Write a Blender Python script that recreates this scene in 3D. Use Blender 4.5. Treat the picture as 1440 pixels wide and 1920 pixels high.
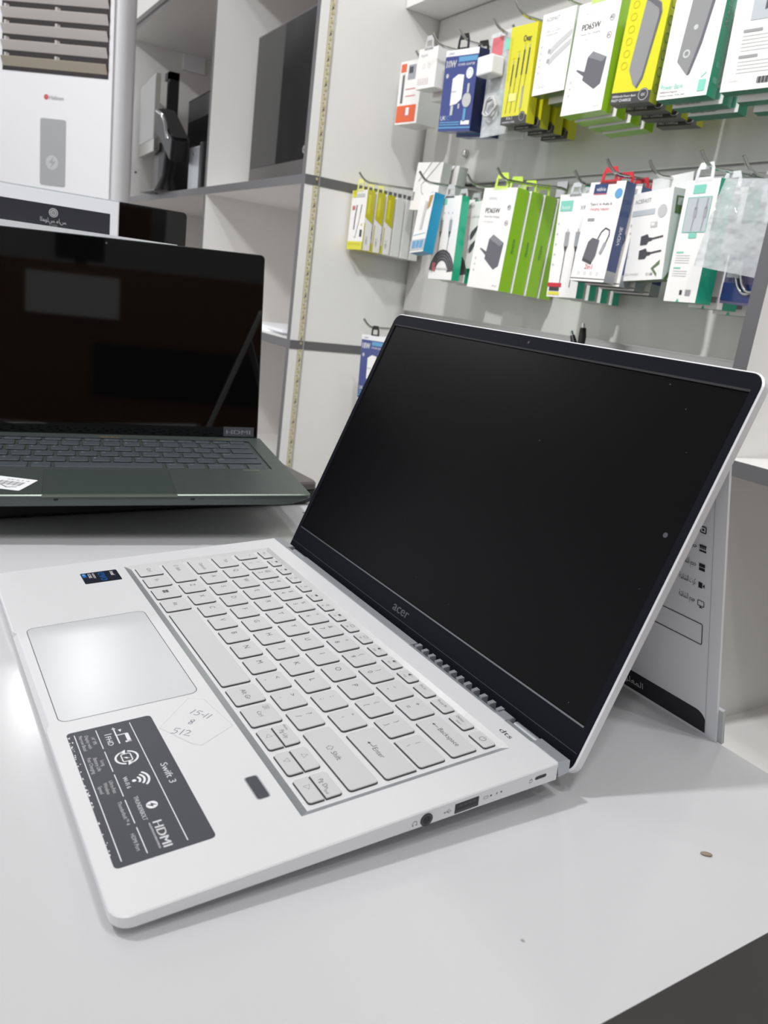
import bpy, bmesh, math, random
from mathutils import Matrix, Vector, Quaternion

random.seed(7)
scene = bpy.context.scene
for o in list(bpy.data.objects):
    bpy.data.objects.remove(o)
COL = scene.collection

# ------------------------------------------------------------------ camera
F_PX = 1463.5
RW = ((0.516138, 0.847145, 0.12628), (0.291577, -0.035157, -0.955901), (-0.805347, 0.530198, -0.265154))
CAM = Vector((0.535215, -0.055543, 0.216498))
cd = bpy.data.cameras.new('camera')
cam = bpy.data.objects.new('camera', cd)
COL.objects.link(cam)
r, d, f = (Vector(v) for v in RW)
m = Matrix(((r.x, -d.x, -f.x, CAM.x), (r.y, -d.y, -f.y, CAM.y), (r.z, -d.z, -f.z, CAM.z), (0, 0, 0, 1)))
cam.matrix_world = m
cd.sensor_fit = 'VERTICAL'
cd.sensor_height = 36
cd.lens = 36 * F_PX / 1920
cd.clip_start = 0.01
cd.dof.use_dof = True
cd.dof.focus_distance = 0.48
cd.dof.aperture_fstop = 19
scene.camera = cam

# ------------------------------------------------------------------ world, lights, exposure
w = bpy.data.worlds.new('shop_world'); scene.world = w; w.use_nodes = True
w.node_tree.nodes['Background'].inputs[0].default_value = (0.95, 0.96, 1.0, 1)
w.node_tree.nodes['Background'].inputs[1].default_value = 1.0
scene.view_settings.view_transform = 'Standard'
scene.view_settings.look = 'None'
scene.view_settings.exposure = 0.0
scene.view_settings.gamma = 1
scene.view_settings.use_curve_mapping = False
CEIL = 1.9
LIGHTS = [  # ceiling lamps: x, y, watts, point aimed at (None = straight down), beam spread in degrees
    (-3.15, 0.48, 4.5, None, 180), (0.80, 0.22, 5.5, None, 180), (1.1, -0.65, 4, None, 180), (-0.45, 0.02, 1.0, None, 180),
    (-1.45, -0.35, 2, None, 180), (-4.9, -0.7, 12, None, 180), (1.45, 0.35, 5, None, 180), (-2.9, -1.5, 9, None, 180),
    (-0.15, -0.75, 9, (-0.35, 1.05, 0.2), 95), (0.9, -0.15, 2.5, (-1.25, 0.9, 0.0), 70), (-1.2, -0.9, 5, (-2.3, 0.9, 0.6), 100)]  # aimed ones are added to brighten the niche, side panel and cubbies
for i, (x, y, p, aim, spr) in enumerate(LIGHTS):
    ld = bpy.data.lights.new('downlight_and_fill_glow', 'AREA'); ld.shape = 'DISK'; ld.size = 0.12; ld.energy = p
    ld.color = (0.985, 0.99, 1.0); ld.spread = math.radians(spr)
    lo = bpy.data.objects.new('downlight_and_fill_glow', ld); lo.location = (x, y, CEIL - 0.022); COL.objects.link(lo)
    if aim:
        lo.location.z = CEIL - .10
        lo.rotation_euler = (Vector(aim) - lo.location).to_track_quat('-Z', 'Y').to_euler()

# ------------------------------------------------------------------ helpers
def lin(c):
    return tuple((v / 255 / 12.92) if v <= 10 else ((v / 255 + 0.055) / 1.055) ** 2.4 for v in c)
MATS = {}
def mat(name, rgb, rough=0.5, metal=0.0, spec=0.5, coat=0.0, noise=0.0, nscale=40, trans=0.0, emit=0.0, bump=0.0, alpha=1.0):
    if name in MATS: return MATS[name]
    m = bpy.data.materials.new(name); m.use_nodes = True
    nt = m.node_tree; b = nt.nodes['Principled BSDF']
    c = lin(rgb)
    b.inputs['Base Color'].default_value = (*c, 1)
    b.inputs['Roughness'].default_value = rough
    b.inputs['Metallic'].default_value = metal
    b.inputs['Specular IOR Level'].default_value = spec
    b.inputs['Coat Weight'].default_value = coat
    b.inputs['Coat Roughness'].default_value = 0.05
    b.inputs['Transmission Weight'].default_value = trans
    b.inputs['Alpha'].default_value = alpha
    if emit:
        b.inputs['Emission Color'].default_value = (*c, 1); b.inputs['Emission Strength'].default_value = emit
    if noise or bump:
        tc = nt.nodes.new('ShaderNodeTexCoord'); n = nt.nodes.new('ShaderNodeTexNoise'); n.inputs['Scale'].default_value = nscale
        n.inputs['Detail'].default_value = 4
        nt.links.new(tc.outputs['Object'], n.inputs['Vector'])
        if noise:
            mr = nt.nodes.new('ShaderNodeMapRange')
            mr.inputs[3].default_value = max(0.01, rough - noise); mr.inputs[4].default_value = rough + noise
            nt.links.new(n.outputs['Fac'], mr.inputs[0]); nt.links.new(mr.outputs[0], b.inputs['Roughness'])
        if bump:
            bp = nt.nodes.new('ShaderNodeBump'); bp.inputs['Strength'].default_value = bump; bp.inputs['Distance'].default_value = 0.001
            nt.links.new(n.outputs['Fac'], bp.inputs['Height']); nt.links.new(bp.outputs[0], b.inputs['Normal'])
    MATS[name] = m
    return m

# palette
mat('white_laminate', (236, 235, 233), 0.24, noise=0.05)
mat('white_panel', (234, 233, 231), 0.35, noise=0.05)
mat('slat_gloss', (208, 207, 202), 0.22, noise=0.04, nscale=12)
mat('grey_edge', (100, 99, 101), 0.4)
mat('dark_groove', (92, 80, 66), 0.6)
mat('alu', (190, 190, 186), 0.3, metal=0.7)
mat('chrome', (205, 205, 205), 0.15, metal=1)
mat('silver', (236, 236, 238), 0.42, metal=0.3, noise=0.04, nscale=300)
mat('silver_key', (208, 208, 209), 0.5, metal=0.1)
mat('key_side_shaded', (128, 127, 127), 0.5)  # darker than the key tops: shade between keys put into the colour
mat('key_gap_shade', (84, 83, 84), 0.6)  # dark sheet below each key, painting the shade in its gap
mat('silver_pad', (216, 217, 219), 0.26, metal=0.15)
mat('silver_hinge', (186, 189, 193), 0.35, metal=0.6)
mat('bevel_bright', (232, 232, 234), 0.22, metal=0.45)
mat('key_print', (82, 82, 87), 0.6)
mat('bezel_black', (23, 24, 30), 0.42, spec=0.06, noise=0.05, nscale=900)
mat('gasket', (14, 14, 16), 0.6)
mat('line_silver', (120, 122, 126), 0.3, metal=0.8)
mat('black', (16, 16, 18), 0.45)
mat('black_gloss', (6, 6, 7), 0.06)
mat('port_dark', (28, 28, 32), 0.35)
mat('sticker_dark', (72, 73, 79), 0.38)
mat('print_white', (236, 236, 238), 0.5)
mat('print_grey', (150, 150, 152), 0.6)
mat('print_light', (196, 196, 196), 0.6)
mat('print_dark', (62, 62, 66), 0.6)
mat('evo_black', (22, 26, 40), 0.35)
mat('evo_blue', (24, 110, 190), 0.4)
mat('film', (224, 223, 224), 0.3)
mat('film_line', (190, 189, 189), 0.5)
mat('pen_ink', (92, 98, 120), 0.5)
mat('green_metal', (84, 92, 90), 0.36, metal=0.5, noise=0.05, nscale=200)
mat('green_edge', (120, 128, 120), 0.3, metal=0.6)
mat('green_key', (62, 69, 74), 0.45)
mat('green_pad', (70, 80, 76), 0.3, metal=0.3)
mat('green_dark', (38, 42, 44), 0.5)
mat('key_light', (150, 150, 146), 0.5)
mat('gold', (205, 160, 90), 0.35, metal=0.5)
mat('glass_black', (5, 5, 6), 0.035, spec=0.55)
mat('charcoal', (88, 84, 84), 0.35, metal=0.2)
mat('paper', (246, 247, 250), 0.5)
mat('acrylic', (200, 204, 206), 0.12)
mat('band', (52, 53, 58), 0.35)
mat('card_ink', (30, 31, 35), 0.5)
mat('ac_white', (240, 240, 243), 0.28, coat=0.3)
mat('ac_slat', (196, 190, 188), 0.4)
mat('ac_slat_dust', (166, 158, 142), 0.6)
mat('ac_dark', (46, 42, 42), 0.7)
mat('ac_display', (168, 170, 172), 0.25)
mat('red_logo', (200, 60, 70), 0.4)
mat('pcb', (206, 200, 176), 0.4)
mat('pcb_led', (188, 178, 138), 0.35)
mat('pcb_dark', (92, 84, 66), 0.5)
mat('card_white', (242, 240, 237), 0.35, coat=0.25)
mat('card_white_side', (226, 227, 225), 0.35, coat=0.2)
mat('lime', (158, 212, 44), 0.28, coat=0.5)
mat('lime_tab', (204, 232, 90), 0.4)
mat('yellow', (220, 214, 40), 0.25, coat=0.6)
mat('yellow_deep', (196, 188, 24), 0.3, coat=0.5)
mat('yellow_tab', (232, 232, 140), 0.45)
mat('black_band', (70, 68, 68), 0.3)
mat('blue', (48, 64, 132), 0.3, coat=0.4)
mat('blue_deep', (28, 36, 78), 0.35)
mat('navy', (44, 66, 112), 0.3, coat=0.3)
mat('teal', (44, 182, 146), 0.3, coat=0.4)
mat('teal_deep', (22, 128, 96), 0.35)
mat('teal_light', (130, 206, 186), 0.4)
mat('orange', (228, 104, 62), 0.35)
mat('red', (200, 44, 56), 0.35)
mat('pink_print', (206, 110, 116), 0.5)
mat('cyan_blue', (36, 142, 184), 0.3)
mat('sky_print', (96, 156, 200), 0.4)
mat('olive', (100, 122, 84), 0.35)
mat('charger_grey', (98, 98, 104), 0.4)
mat('charger_top', (132, 132, 138), 0.4)
mat('cable_dark', (74, 74, 78), 0.5)
mat('cable_grey', (160, 162, 166), 0.4)
mat('bank_grey', (140, 140, 140), 0.4)
mat('purple_card', (120, 112, 150), 0.35)
mat('box_window', (188, 194, 198), 0.2)
mat('wood', (112, 76, 50), 0.5, noise=0.05, nscale=10)
mat('floor_tile', (188, 184, 178), 0.3, noise=0.08, nscale=3)
mat('wall_paint', (206, 204, 200), 0.7, bump=0.05, nscale=60)
mat('ceiling_paint', (224, 224, 222), 0.8, bump=0.05, nscale=60)
mat('lamp_face', (255, 250, 240), 0.4, emit=3.0)
mat('beige_back', (222, 212, 208), 0.4)
mat('rubber', (30, 30, 32), 0.8)
mat('husk', (150, 138, 118), 0.7)
# clear plastic bag
def bag_material():
    m = bpy.data.materials.new('clear_bag'); m.use_nodes = True; nt = m.node_tree
    b = nt.nodes['Principled BSDF']; out = nt.nodes['Material Output']
    b.inputs['Base Color'].default_value = (.8, .82, .83, 1); b.inputs['Roughness'].default_value = .12
    tr = nt.nodes.new('ShaderNodeBsdfTransparent'); mx = nt.nodes.new('ShaderNodeMixShader')
    tc = nt.nodes.new('ShaderNodeTexCoord'); n = nt.nodes.new('ShaderNodeTexNoise'); n.inputs['Scale'].default_value = 35
    bp = nt.nodes.new('ShaderNodeBump'); bp.inputs['Strength'].default_value = 1; bp.inputs['Distance'].default_value = .012
    nt.links.new(tc.outputs['Object'], n.inputs['Vector']); nt.links.new(n.outputs['Fac'], bp.inputs['Height']); nt.links.new(bp.outputs[0], b.inputs['Normal'])
    mx.inputs[0].default_value = .42
    nt.links.new(tr.outputs[0], mx.inputs[1]); nt.links.new(b.outputs[0], mx.inputs[2]); nt.links.new(mx.outputs[0], out.inputs[0])
    MATS['clear_bag'] = m
bag_material()
# counter laminate: glossy white with a few specks of dirt
def counter_material():
    m = bpy.data.materials.new('counter_white'); m.use_nodes = True; nt = m.node_tree; b = nt.nodes['Principled BSDF']
    tc = nt.nodes.new('ShaderNodeTexCoord')
    v = nt.nodes.new('ShaderNodeTexVoronoi'); v.inputs['Scale'].default_value = 26
    v.inputs['Randomness'].default_value = 1
    n2 = nt.nodes.new('ShaderNodeTexNoise'); n2.inputs['Scale'].default_value = 420
    mth = nt.nodes.new('ShaderNodeMath'); mth.operation = 'MULTIPLY_ADD'; mth.inputs[1].default_value = 0.02; 
    cr = nt.nodes.new('ShaderNodeValToRGB'); cr.color_ramp.elements[0].position = 0.048; cr.color_ramp.elements[1].position = 0.056
    cr.color_ramp.elements[0].color = (*lin((120, 116, 112)), 1); cr.color_ramp.elements[1].color = (*lin((212, 212, 214)), 1)
    nt.links.new(tc.outputs['Object'], v.inputs['Vector']); nt.links.new(tc.outputs['Object'], n2.inputs['Vector'])
    nt.links.new(n2.outputs['Fac'], mth.inputs[0]); nt.links.new(v.outputs['Distance'], mth.inputs[2])
    nt.links.new(mth.outputs[0], cr.inputs[0]); nt.links.new(cr.outputs[0], b.inputs['Base Color'])
    n3 = nt.nodes.new('ShaderNodeTexNoise'); n3.inputs['Scale'].default_value = 9
    mr = nt.nodes.new('ShaderNodeMapRange'); mr.inputs[3].default_value = .13; mr.inputs[4].default_value = .20
    nt.links.new(tc.outputs['Object'], n3.inputs['Vector']); nt.links.new(n3.outputs['Fac'], mr.inputs[0]); nt.links.new(mr.outputs[0], b.inputs['Roughness'])
    MATS['counter_white'] = m
counter_material()
# matte display of the silver laptop, with dust
def display_material():
    m = bpy.data.materials.new('display_matte'); m.use_nodes = True; nt = m.node_tree; b = nt.nodes['Principled BSDF']
    b.inputs['Roughness'].default_value = .30; b.inputs['Specular IOR Level'].default_value = .11
    tc = nt.nodes.new('ShaderNodeTexCoord'); v = nt.nodes.new('ShaderNodeTexVoronoi'); v.inputs['Scale'].default_value = 90
    cr = nt.nodes.new('ShaderNodeValToRGB'); cr.color_ramp.elements[0].position = .035; cr.color_ramp.elements[1].position = .05
    cr.color_ramp.elements[0].color = (*lin((90, 92, 96)), 1); cr.color_ramp.elements[1].color = (*lin((8, 8, 10)), 1)
    n = nt.nodes.new('ShaderNodeTexNoise'); n.inputs['Scale'].default_value = 14; mth = nt.nodes.new('ShaderNodeMath'); mth.operation = 'MULTIPLY_ADD'
    mth.inputs[1].default_value = .12
    mp = nt.nodes.new('ShaderNodeMath'); mp.operation = 'SUBTRACT'; mp.inputs[1].default_value = .035
    nt.links.new(tc.outputs['Object'], v.inputs['Vector']); nt.links.new(tc.outputs['Object'], n.inputs['Vector'])
    nt.links.new(n.outputs['Fac'], mth.inputs[0]); nt.links.new(v.outputs['Distance'], mth.inputs[2]); nt.links.new(mth.outputs[0], mp.inputs[0])
    nt.links.new(mp.outputs[0], cr.inputs[0]); nt.links.new(cr.outputs[0], b.inputs['Base Color'])
    MATS['display_matte'] = m
display_material()

TXT = {}
def text_mesh(s):
    """2D triangles of a string set in the built-in font, unit size, origin at its lower left."""
    if s in TXT: return TXT[s]
    c = bpy.data.curves.new('t', 'FONT'); c.body = s; c.resolution_u = 3; c.size = 1
    o = bpy.data.objects.new('t', c)
    me = o.to_mesh()
    v = [(p.co.x, p.co.y) for p in me.vertices]; fc = [tuple(p.vertices) for p in me.polygons]
    o.to_mesh_clear(); bpy.data.objects.remove(o); bpy.data.curves.remove(c)
    if v:
        x0 = min(p[0] for p in v); x1 = max(p[0] for p in v); y0 = min(p[1] for p in v); y1 = max(p[1] for p in v)
        v = [(p[0] - x0, p[1]) for p in v]
    else: x0 = x1 = y0 = y1 = 0
    TXT[s] = (v, fc, x1 - x0, y0, y1)
    return TXT[s]

def rrect(x0, y0, x1, y1, r=0.0, n=5, corners=(1, 1, 1, 1)):
    """rounded rectangle outline, counter-clockwise from the lower left; corners = (ll, lr, ur, ul)"""
    pts = []
    for k, (cx, cy, a0) in enumerate(((x0, y0, 180), (x1, y0, 270), (x1, y1, 0), (x0, y1, 90))):
        rr = r * corners[k]
        sx = 1 if k in (0, 3) else -1; sy = 1 if k in (0, 1) else -1
        if rr <= 0: pts.append((cx, cy)); continue
        for i in range(n + 1):
            a = math.radians(a0 + 90 * i / n)
            pts.append((cx + sx * rr + rr * math.cos(a), cy + sy * rr + rr * math.sin(a)))
    return pts
def circle(cx, cy, r, n=20, ry=None):
    ry = ry or r
    return [(cx + r * math.cos(2 * math.pi * i / n), cy + ry * math.sin(2 * math.pi * i / n)) for i in range(n)]

class MB:
    def __init__(s, M=None):
        s.v = []; s.f = []; s.fm = []; s.mats = []; s.M = M or Matrix.Identity(4); s.smooth = set()
    def slot(s, m):
        if m not in s.mats: s.mats.append(m)
        return s.mats.index(m)
    def add(s, vs, fs, m, smooth=False):
        b = len(s.v); s.v += [s.M @ Vector(p) for p in vs]; k = s.slot(m)
        for q in fs:
            if smooth: s.smooth.add(len(s.f))
            s.f.append(tuple(b + i for i in q)); s.fm.append(k)
    def box(s, x0, y0, z0, x1, y1, z1, m, mf=None):
        """mf: optional dict face->material, faces: 'x-','x+','y-','y+','z-','z+'"""
        v = [(x0, y0, z0), (x1, y0, z0), (x1, y1, z0), (x0, y1, z0), (x0, y0, z1), (x1, y0, z1), (x1, y1, z1), (x0, y1, z1)]
        F = {'z-': (3, 2, 1, 0), 'z+': (4, 5, 6, 7), 'y-': (0, 1, 5, 4), 'x+': (1, 2, 6, 5), 'y+': (2, 3, 7, 6), 'x-': (3, 0, 4, 7)}
        b = len(s.v); s.v += [s.M @ Vector(p) for p in v]
        for k, q in F.items():
            s.f.append(tuple(b + i for i in q)); s.fm.append(s.slot((mf or {}).get(k, m)))
    def prism(s, pts, z0, z1, m, mtop=None, mbot=None, smooth=False):
        n = len(pts); vs = [(x, y, z0) for x, y in pts] + [(x, y, z1) for x, y in pts]
        s.add(vs, [(i, (i + 1) % n, n + (i + 1) % n, n + i) for i in range(n)], m, smooth)
        s.add([(x, y, z1) for x, y in pts], [tuple(range(n))], mtop or m)
        s.add([(x, y, z0) for x, y in pts], [tuple(range(n - 1, -1, -1))], mbot or m)
    def loft(s, loops, m, cap0=True, cap1=True, smooth=False):
        n = len(loops[0]); vs = [p for l in loops for p in l]; fs = []
        for k in range(len(loops) - 1):
            for i in range(n): fs.append((k * n + i, k * n + (i + 1) % n, (k + 1) * n + (i + 1) % n, (k + 1) * n + i))
        s.add(vs, fs, m, smooth)
        if cap0: s.add(loops[0], [tuple(range(n - 1, -1, -1))], m)
        if cap1: s.add(loops[-1], [tuple(range(n))], m)
    def poly(s, pts, z, m):
        s.add([(x, y, z) for x, y in pts], [tuple(range(len(pts)))], m)
    def rect(s, x0, y0, x1, y1, z, m):
        s.poly([(x0, y0), (x1, y0), (x1, y1), (x0, y1)], z, m)
    def line(s, pts, wd, z, m, closed=False):
        """a printed stroke along 2D points"""
        P = [Vector(p) for p in pts]
        if closed: P.append(P[0])
        L = []; R_ = []
        for i, p in enumerate(P):
            a = P[i - 1] if i else (P[-2] if closed else p); b = P[i + 1] if i < len(P) - 1 else (P[1] if closed else p)
            t = b - a
            if t.length < 1e-9: t = Vector((1, 0))
            t.normalize(); nn = Vector((-t.y, t.x)) * wd / 2
            L.append(p + nn); R_.append(p - nn)
        n = len(P)
        s.add([(q.x, q.y, z) for q in L] + [(q.x, q.y, z) for q in R_], [(n + i, n + i + 1, i + 1, i) for i in range(n - 1)], m)
    def text(s, t, x, y, size, z, m, align='l', rot=0.0, w=None):
        """size = font size; w = fit to this width"""
        v, fc, wd, y0, y1 = text_mesh(t)
        if not v: return
        sx = size if w is None else w / wd
        ox = {'l': 0, 'c': -wd * sx / 2, 'r': -wd * sx}[align]
        c, sn = math.cos(rot), math.sin(rot)
        out = []
        for px, py in v:
            a = px * sx + ox; b = py * size
            out.append((x + a * c - b * sn, y + a * sn + b * c, z))
        s.add(out, fc, m)
    def tube(s, pts, r, m, n=8, cap=True):
        P = [Vector(p) for p in pts]; loops = []; up = Vector((0, 0, 1)); prev = None
        for i, p in enumerate(P):
            t = (P[min(i + 1, len(P) - 1)] - P[max(i - 1, 0)]).normalized()
            if prev is None:
                a = t.cross(up)
                if a.length < 1e-3: a = t.cross(Vector((1, 0, 0)))
                a.normalize()
            else:
                a = prev - t * prev.dot(t)
                a.normalize()
            prev = a; b = t.cross(a)
            rr = r[i] if isinstance(r, (list, tuple)) else r
            loops.append([p + (a * math.cos(2 * math.pi * k / n) + b * math.sin(2 * math.pi * k / n)) * rr for k in range(n)])
        s.loft(loops, m, cap, cap, True)
    def sphere(s, c, r, m, n=12, sc=(1, 1, 1)):
        loops = []
        for j in range(1, n):
            a = math.pi * j / n
            loops.append([(c[0] + sc[0] * r * math.sin(a) * math.cos(2 * math.pi * k / n), c[1] + sc[1] * r * math.sin(a) * math.sin(2 * math.pi * k / n), c[2] - sc[2] * r * math.cos(a)) for k in range(n)])
        s.loft(loops, m, True, True, True)
    def build(s, name, parent=None, bevel=0.0, M=None):
        me = bpy.data.meshes.new(name); me.from_pydata([tuple(p) for p in s.v], [], s.f)
        for q in s.mats: me.materials.append(MATS[q])
        for i, p in enumerate(me.polygons):
            p.material_index = s.fm[i]
            if i in s.smooth: p.use_smooth = True
        me.update()
        o = bpy.data.objects.new(name, me); COL.objects.link(o)
        if parent: o.parent = parent
        if M is not None: o.matrix_world = M
        if bevel:
            bv = o.modifiers.new('bevel', 'BEVEL'); bv.width = bevel; bv.segments = 2; bv.limit_method = 'ANGLE'; bv.angle_limit = math.radians(50)
        return o
def tag(o, label, cat, group=None):
    o['label'] = label; o['category'] = cat
    if group: o['group'] = group
    return o
def struct(o):
    o['kind'] = 'structure'; return o
def empty(name, loc=(0, 0, 0), M=None):
    o = bpy.data.objects.new(name, None); COL.objects.link(o); o.empty_display_size = 0.05
    if M is not None: o.matrix_world = M
    else: o.location = loc
    return o
def copy_tree(o, loc=None, parent=None):
    c = o.copy(); COL.objects.link(c)
    if parent: c.parent = parent
    if loc is not None: c.location = loc
    for ch in list(o.children): copy_tree(ch, None, c)
    return c
def Rz(a): return Matrix.Rotation(a, 4, 'Z')
def Rx(a): return Matrix.Rotation(a, 4, 'X')
def Ry(a): return Matrix.Rotation(a, 4, 'Y')
def T(x, y, z): return Matrix.Translation((x, y, z))
MM = Matrix.Scale(0.001, 4)

# ------------------------------------------------------------------ the room
YF, YW, YB = 0.7492, 1.049, 1.12       # shelf fronts, slat wall, cubby backs
FLOOR = -0.78
b = MB(); b.box(-7.5, -4.5, FLOOR - .05, 3.6, 1.3, FLOOR, 'floor_tile'); struct(b.build('floor'))
b = MB(); b.box(-7.5, -4.5, CEIL, 3.6, 1.3, CEIL + .05, 'ceiling_paint'); struct(b.build('ceiling'))
b = MB(); b.box(-7.5, 1.16, FLOOR, 3.6, 1.3, CEIL, 'wall_paint'); struct(b.build('wall_back'))
b = MB(); b.box(3.6, -4.5, FLOOR, 3.7, 1.3, CEIL, 'wall_paint'); struct(b.build('wall_right'))
for i, (x, y, p, aim, spr) in enumerate(LIGHTS):
    if aim:  # housing for an added, unseen lamp that brightens the wall
        q = (Vector(aim) - Vector((x, y, CEIL - .1))).to_track_quat('-Z', 'Y').to_matrix().to_4x4()
        b = MB(T(x, y, CEIL - .1) @ q); b.prism(circle(0, 0, .095, 28), .003, .05, 'alu'); o = b.build('added_spotlight')
        tag(o, 'round tilted lamp added out of view to brighten the shelves', 'ceiling light', 'added tilted lamps')
        b = MB(); b.tube([(x, y, CEIL), (x, y, CEIL - .06)], .012, 'alu'); b.build('stem', o)
        continue
    b = MB(T(x, y, CEIL)); b.prism(circle(0, 0, .112, 28), -.014, 0, 'alu')
    o = b.build('downlight')
    tag(o, 'round recessed ceiling downlight seen only in reflections', 'ceiling light', 'round ceiling downlights')
    b = MB(T(x, y, CEIL)); b.prism(circle(0, 0, .09, 28), -.016, -.0141, 'lamp_face'); b.build('diffuser', o)

# left shelving unit
su = empty('shelving_unit', (-1.203, YF, FLOOR)); tag(su, 'white cubby shelving with grey edges left of the hanging accessories', 'shelving')
Mi = su.matrix_world.inverted_safe()
Mi = T(1.203, -YF, -FLOOR)
def sub(parent, name, b, loc):
    o = b.build(name, parent); o.matrix_local = T(-loc[0], -loc[1], -loc[2]) ; return o
L0 = (-1.203, YF, FLOOR)
def panel(parent, loc, name, x0, y0, z0, x1, y1, z1, mf=None, m='white_panel'):
    b = MB(); b.box(x0, y0, z0, x1, y1, z1, m, mf); return sub(parent, name, b, loc)
panel(su, L0, 'side_panel', -1.203, YF, FLOOR, -1.185, YB + .03, CEIL - .002, {'y-': 'grey_edge'})
panel(su, L0, 'divider_panel', -1.870, YF, FLOOR, -1.852, YB, CEIL - .002, {'y-': 'grey_edge'})
panel(su, L0, 'side_panel', -2.885, YF, FLOOR, -2.867, YB + .03, CEIL - .002, {'y-': 'grey_edge'})
panel(su, L0, 'back_panel', -2.867, YB, FLOOR, -1.203, YB + .03, CEIL - .002, m='beige_back')
for z in (.4555, .0885, -.277, -.64):
    for (xa, xb) in ((-2.867, -1.870), (-1.852, -1.203)):
        panel(su, L0, 'shelf', xa, YF, z - .0205, xb, YB, z, {'y-': 'grey_edge'})
panel(su, L0, 'shelf', -2.867, YF, 1.026, -1.870, YB, 1.046, {'y-': 'grey_edge'})
panel(su, L0, 'shelf', -1.852, YF, 1.026, -1.203, YB, 1.046, {'y-': 'grey_edge'})
panel(su, L0, 'cupboard_door', -2.867, YF - .016, 1.046, -1.872, YF - .0005, CEIL - .01)
for z in (.4555, .0885, -.277):
    panel(su, L0, 'edge_band', -1.185, YF, z - .0205, -1.1835, YW, z, m='grey_edge')
b = MB()
for (x, y, z) in ((-1.40, YB, .40), (-1.62, YB, .395), (-1.3, YB, .62), (-2.866, .80, .56)):
    b.M = T(x, y, z) @ (Rx(math.pi / 2) if x > -2.8 else Ry(math.pi / 2)); b.prism(circle(0, 0, .004, 10), -.001, .001, 'ac_dark')
sub(su, 'screw_hole', b, L0)
# LED tape on the side panel
ls = empty('light_strip', (-1.185, .7775, 0)); tag(ls, 'unlit cream LED tape running up the white side panel', 'light strip')
b = MB(); b.box(-.0004, -.0058, -.7, .0012, .0058, CEIL - .02, 'pcb'); b.box(-.0004, .0058, -.7, .0022, .0085, CEIL - .02, 'alu')
b.box(-.0004, -.0072, -.7, .0009, -.0058, CEIL - .02, 'pcb_led'); b.build('tape', ls)
b = MB(); z = -.32
k = 0
while z < 1.0:
    b.box(.0012, -.0025, z, .0026, .0025, z + .005, 'pcb_led')
    b.box(.0012, -.003, z + .0075, .0018, -.001, z + .0095, 'pcb_dark')
    if k % 3 == 0: b.box(.0012, -.0016, z + .0105, .0026, .0016, z + .0142, 'pcb_dark')
    z += 1 / 60; k += 1
o = b.build('chip', ls); o['kind'] = 'stuff'
# cupboard above the slat wall
oc = MB(); oc.box(-1.1835, .957, .8405, -.0195, YW + .05, CEIL - .004, 'white_laminate')
tag(oc.build('overhead_cupboard'), 'white overhead cupboard above the hanging accessories', 'cupboard')
# slat wall
sw = empty('slatwall_panel', (-.6, YW, FLOOR)); tag(sw, 'glossy grey white slatwall panel carrying the product hooks', 'slatwall')
LS = (-.6, YW, FLOOR)
GR = (-.39, -.28, .1800, .4700, .7000)
zs = [FLOOR + .05] + [g for g in GR] + [.838]
for i in range(len(zs) - 1):
    z0 = zs[i] + (.007 if i else 0); z1 = zs[i + 1] - (.007 if i < len(zs) - 2 else 0)
    panel(sw, LS, 'slat', -1.1765, YW, z0, -.0195, YW + .012, z1, m='slat_gloss')
panel(sw, LS, 'backing', -1.184, YW + .0121, FLOOR + .05, -.0185, YW + .018, .838, m='dark_groove')
for g in GR:
    b = MB(); b.box(-1.1765, YW - .0012, g - .0085, -.0195, YW + .0008, g - .0065, 'alu'); b.box(-1.1765, YW - .0012, g + .0065, -.0195, YW + .0008, g + .0085, 'alu')
    b.box(-1.1765, YW + .0085, g - .0069, -.0195, YW + .0120, g + .0069, 'alu'); sub(sw, 'groove_lining', b, LS)
b = MB(); b.M = T(-1.0, YW, .541) @ Rx(math.pi / 2); b.prism(circle(0, 0, .0085, 20), 0, .006, 'chrome'); b.sphere((0, 0, .006), .0085, 'chrome', 14, (1, 1, .7)); sub(sw, 'mounting_knob', b, LS)
# right shelving unit
ru = empty('shelving_unit', (-.018, YF, FLOOR)); tag(ru, 'white shelving bay with dark grey post edge right of the accessories', 'shelving')
LR = (-.018, YF, FLOOR)
panel(ru, LR, 'side_panel', -.018, YF, FLOOR, 0, YB + .03, CEIL - .002, {'y-': 'grey_edge'})
panel(ru, LR, 'side_panel', 1.0, YF, FLOOR, 1.018, YB + .03, CEIL - .002, {'y-': 'grey_edge'})
panel(ru, LR, 'back_panel', 0, YB, FLOOR, 1.0, YB + .03, CEIL - .002)
for z in (.0885, -.274, .82):
    panel(ru, LR, 'shelf', 0, YF, z - .018, 1.0, YB, z, {'y-': 'grey_edge'})
# opposite side, only seen mirrored in the dark screens
wc = empty('wooden_cabinet', (2.1, 0, FLOOR)); tag(wc, 'brown wooden cabinet mirrored in the dark laptop screen', 'cabinet')
LW = (2.1, 0, FLOOR)
panel(wc, LW, 'carcass', 2.1, -1.4, FLOOR, 2.6, 1.0, .46, m='wood')
panel(wc, LW, 'fascia', 2.08, -.49, .27, 2.099, -.16, .42, m='white_panel')
panel(wc, LW, 'recess', 2.09, -.25, -.02, 2.099, .9, .18, m='black')
panel(wc, LW, 'plinth', 2.12, -1.38, FLOOR, 2.58, .98, FLOOR + .0005, m='black')

mw = empty('monitor', (2.25, -.33, .46)); tag(mw, 'black monitor on the wooden cabinet, seen only mirrored in the dark laptop screen', 'monitor')
b = MB(); b.box(-.02, -.09, .03, 0, .09, .15, 'black'); b.build('panel', mw)
b = MB(); b.box(.0005, -.02, 0, .015, .02, .1, 'black'); b.box(-.04, -.06, 0, .05, .06, .006, 'black'); b.build('stand', mw)
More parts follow.
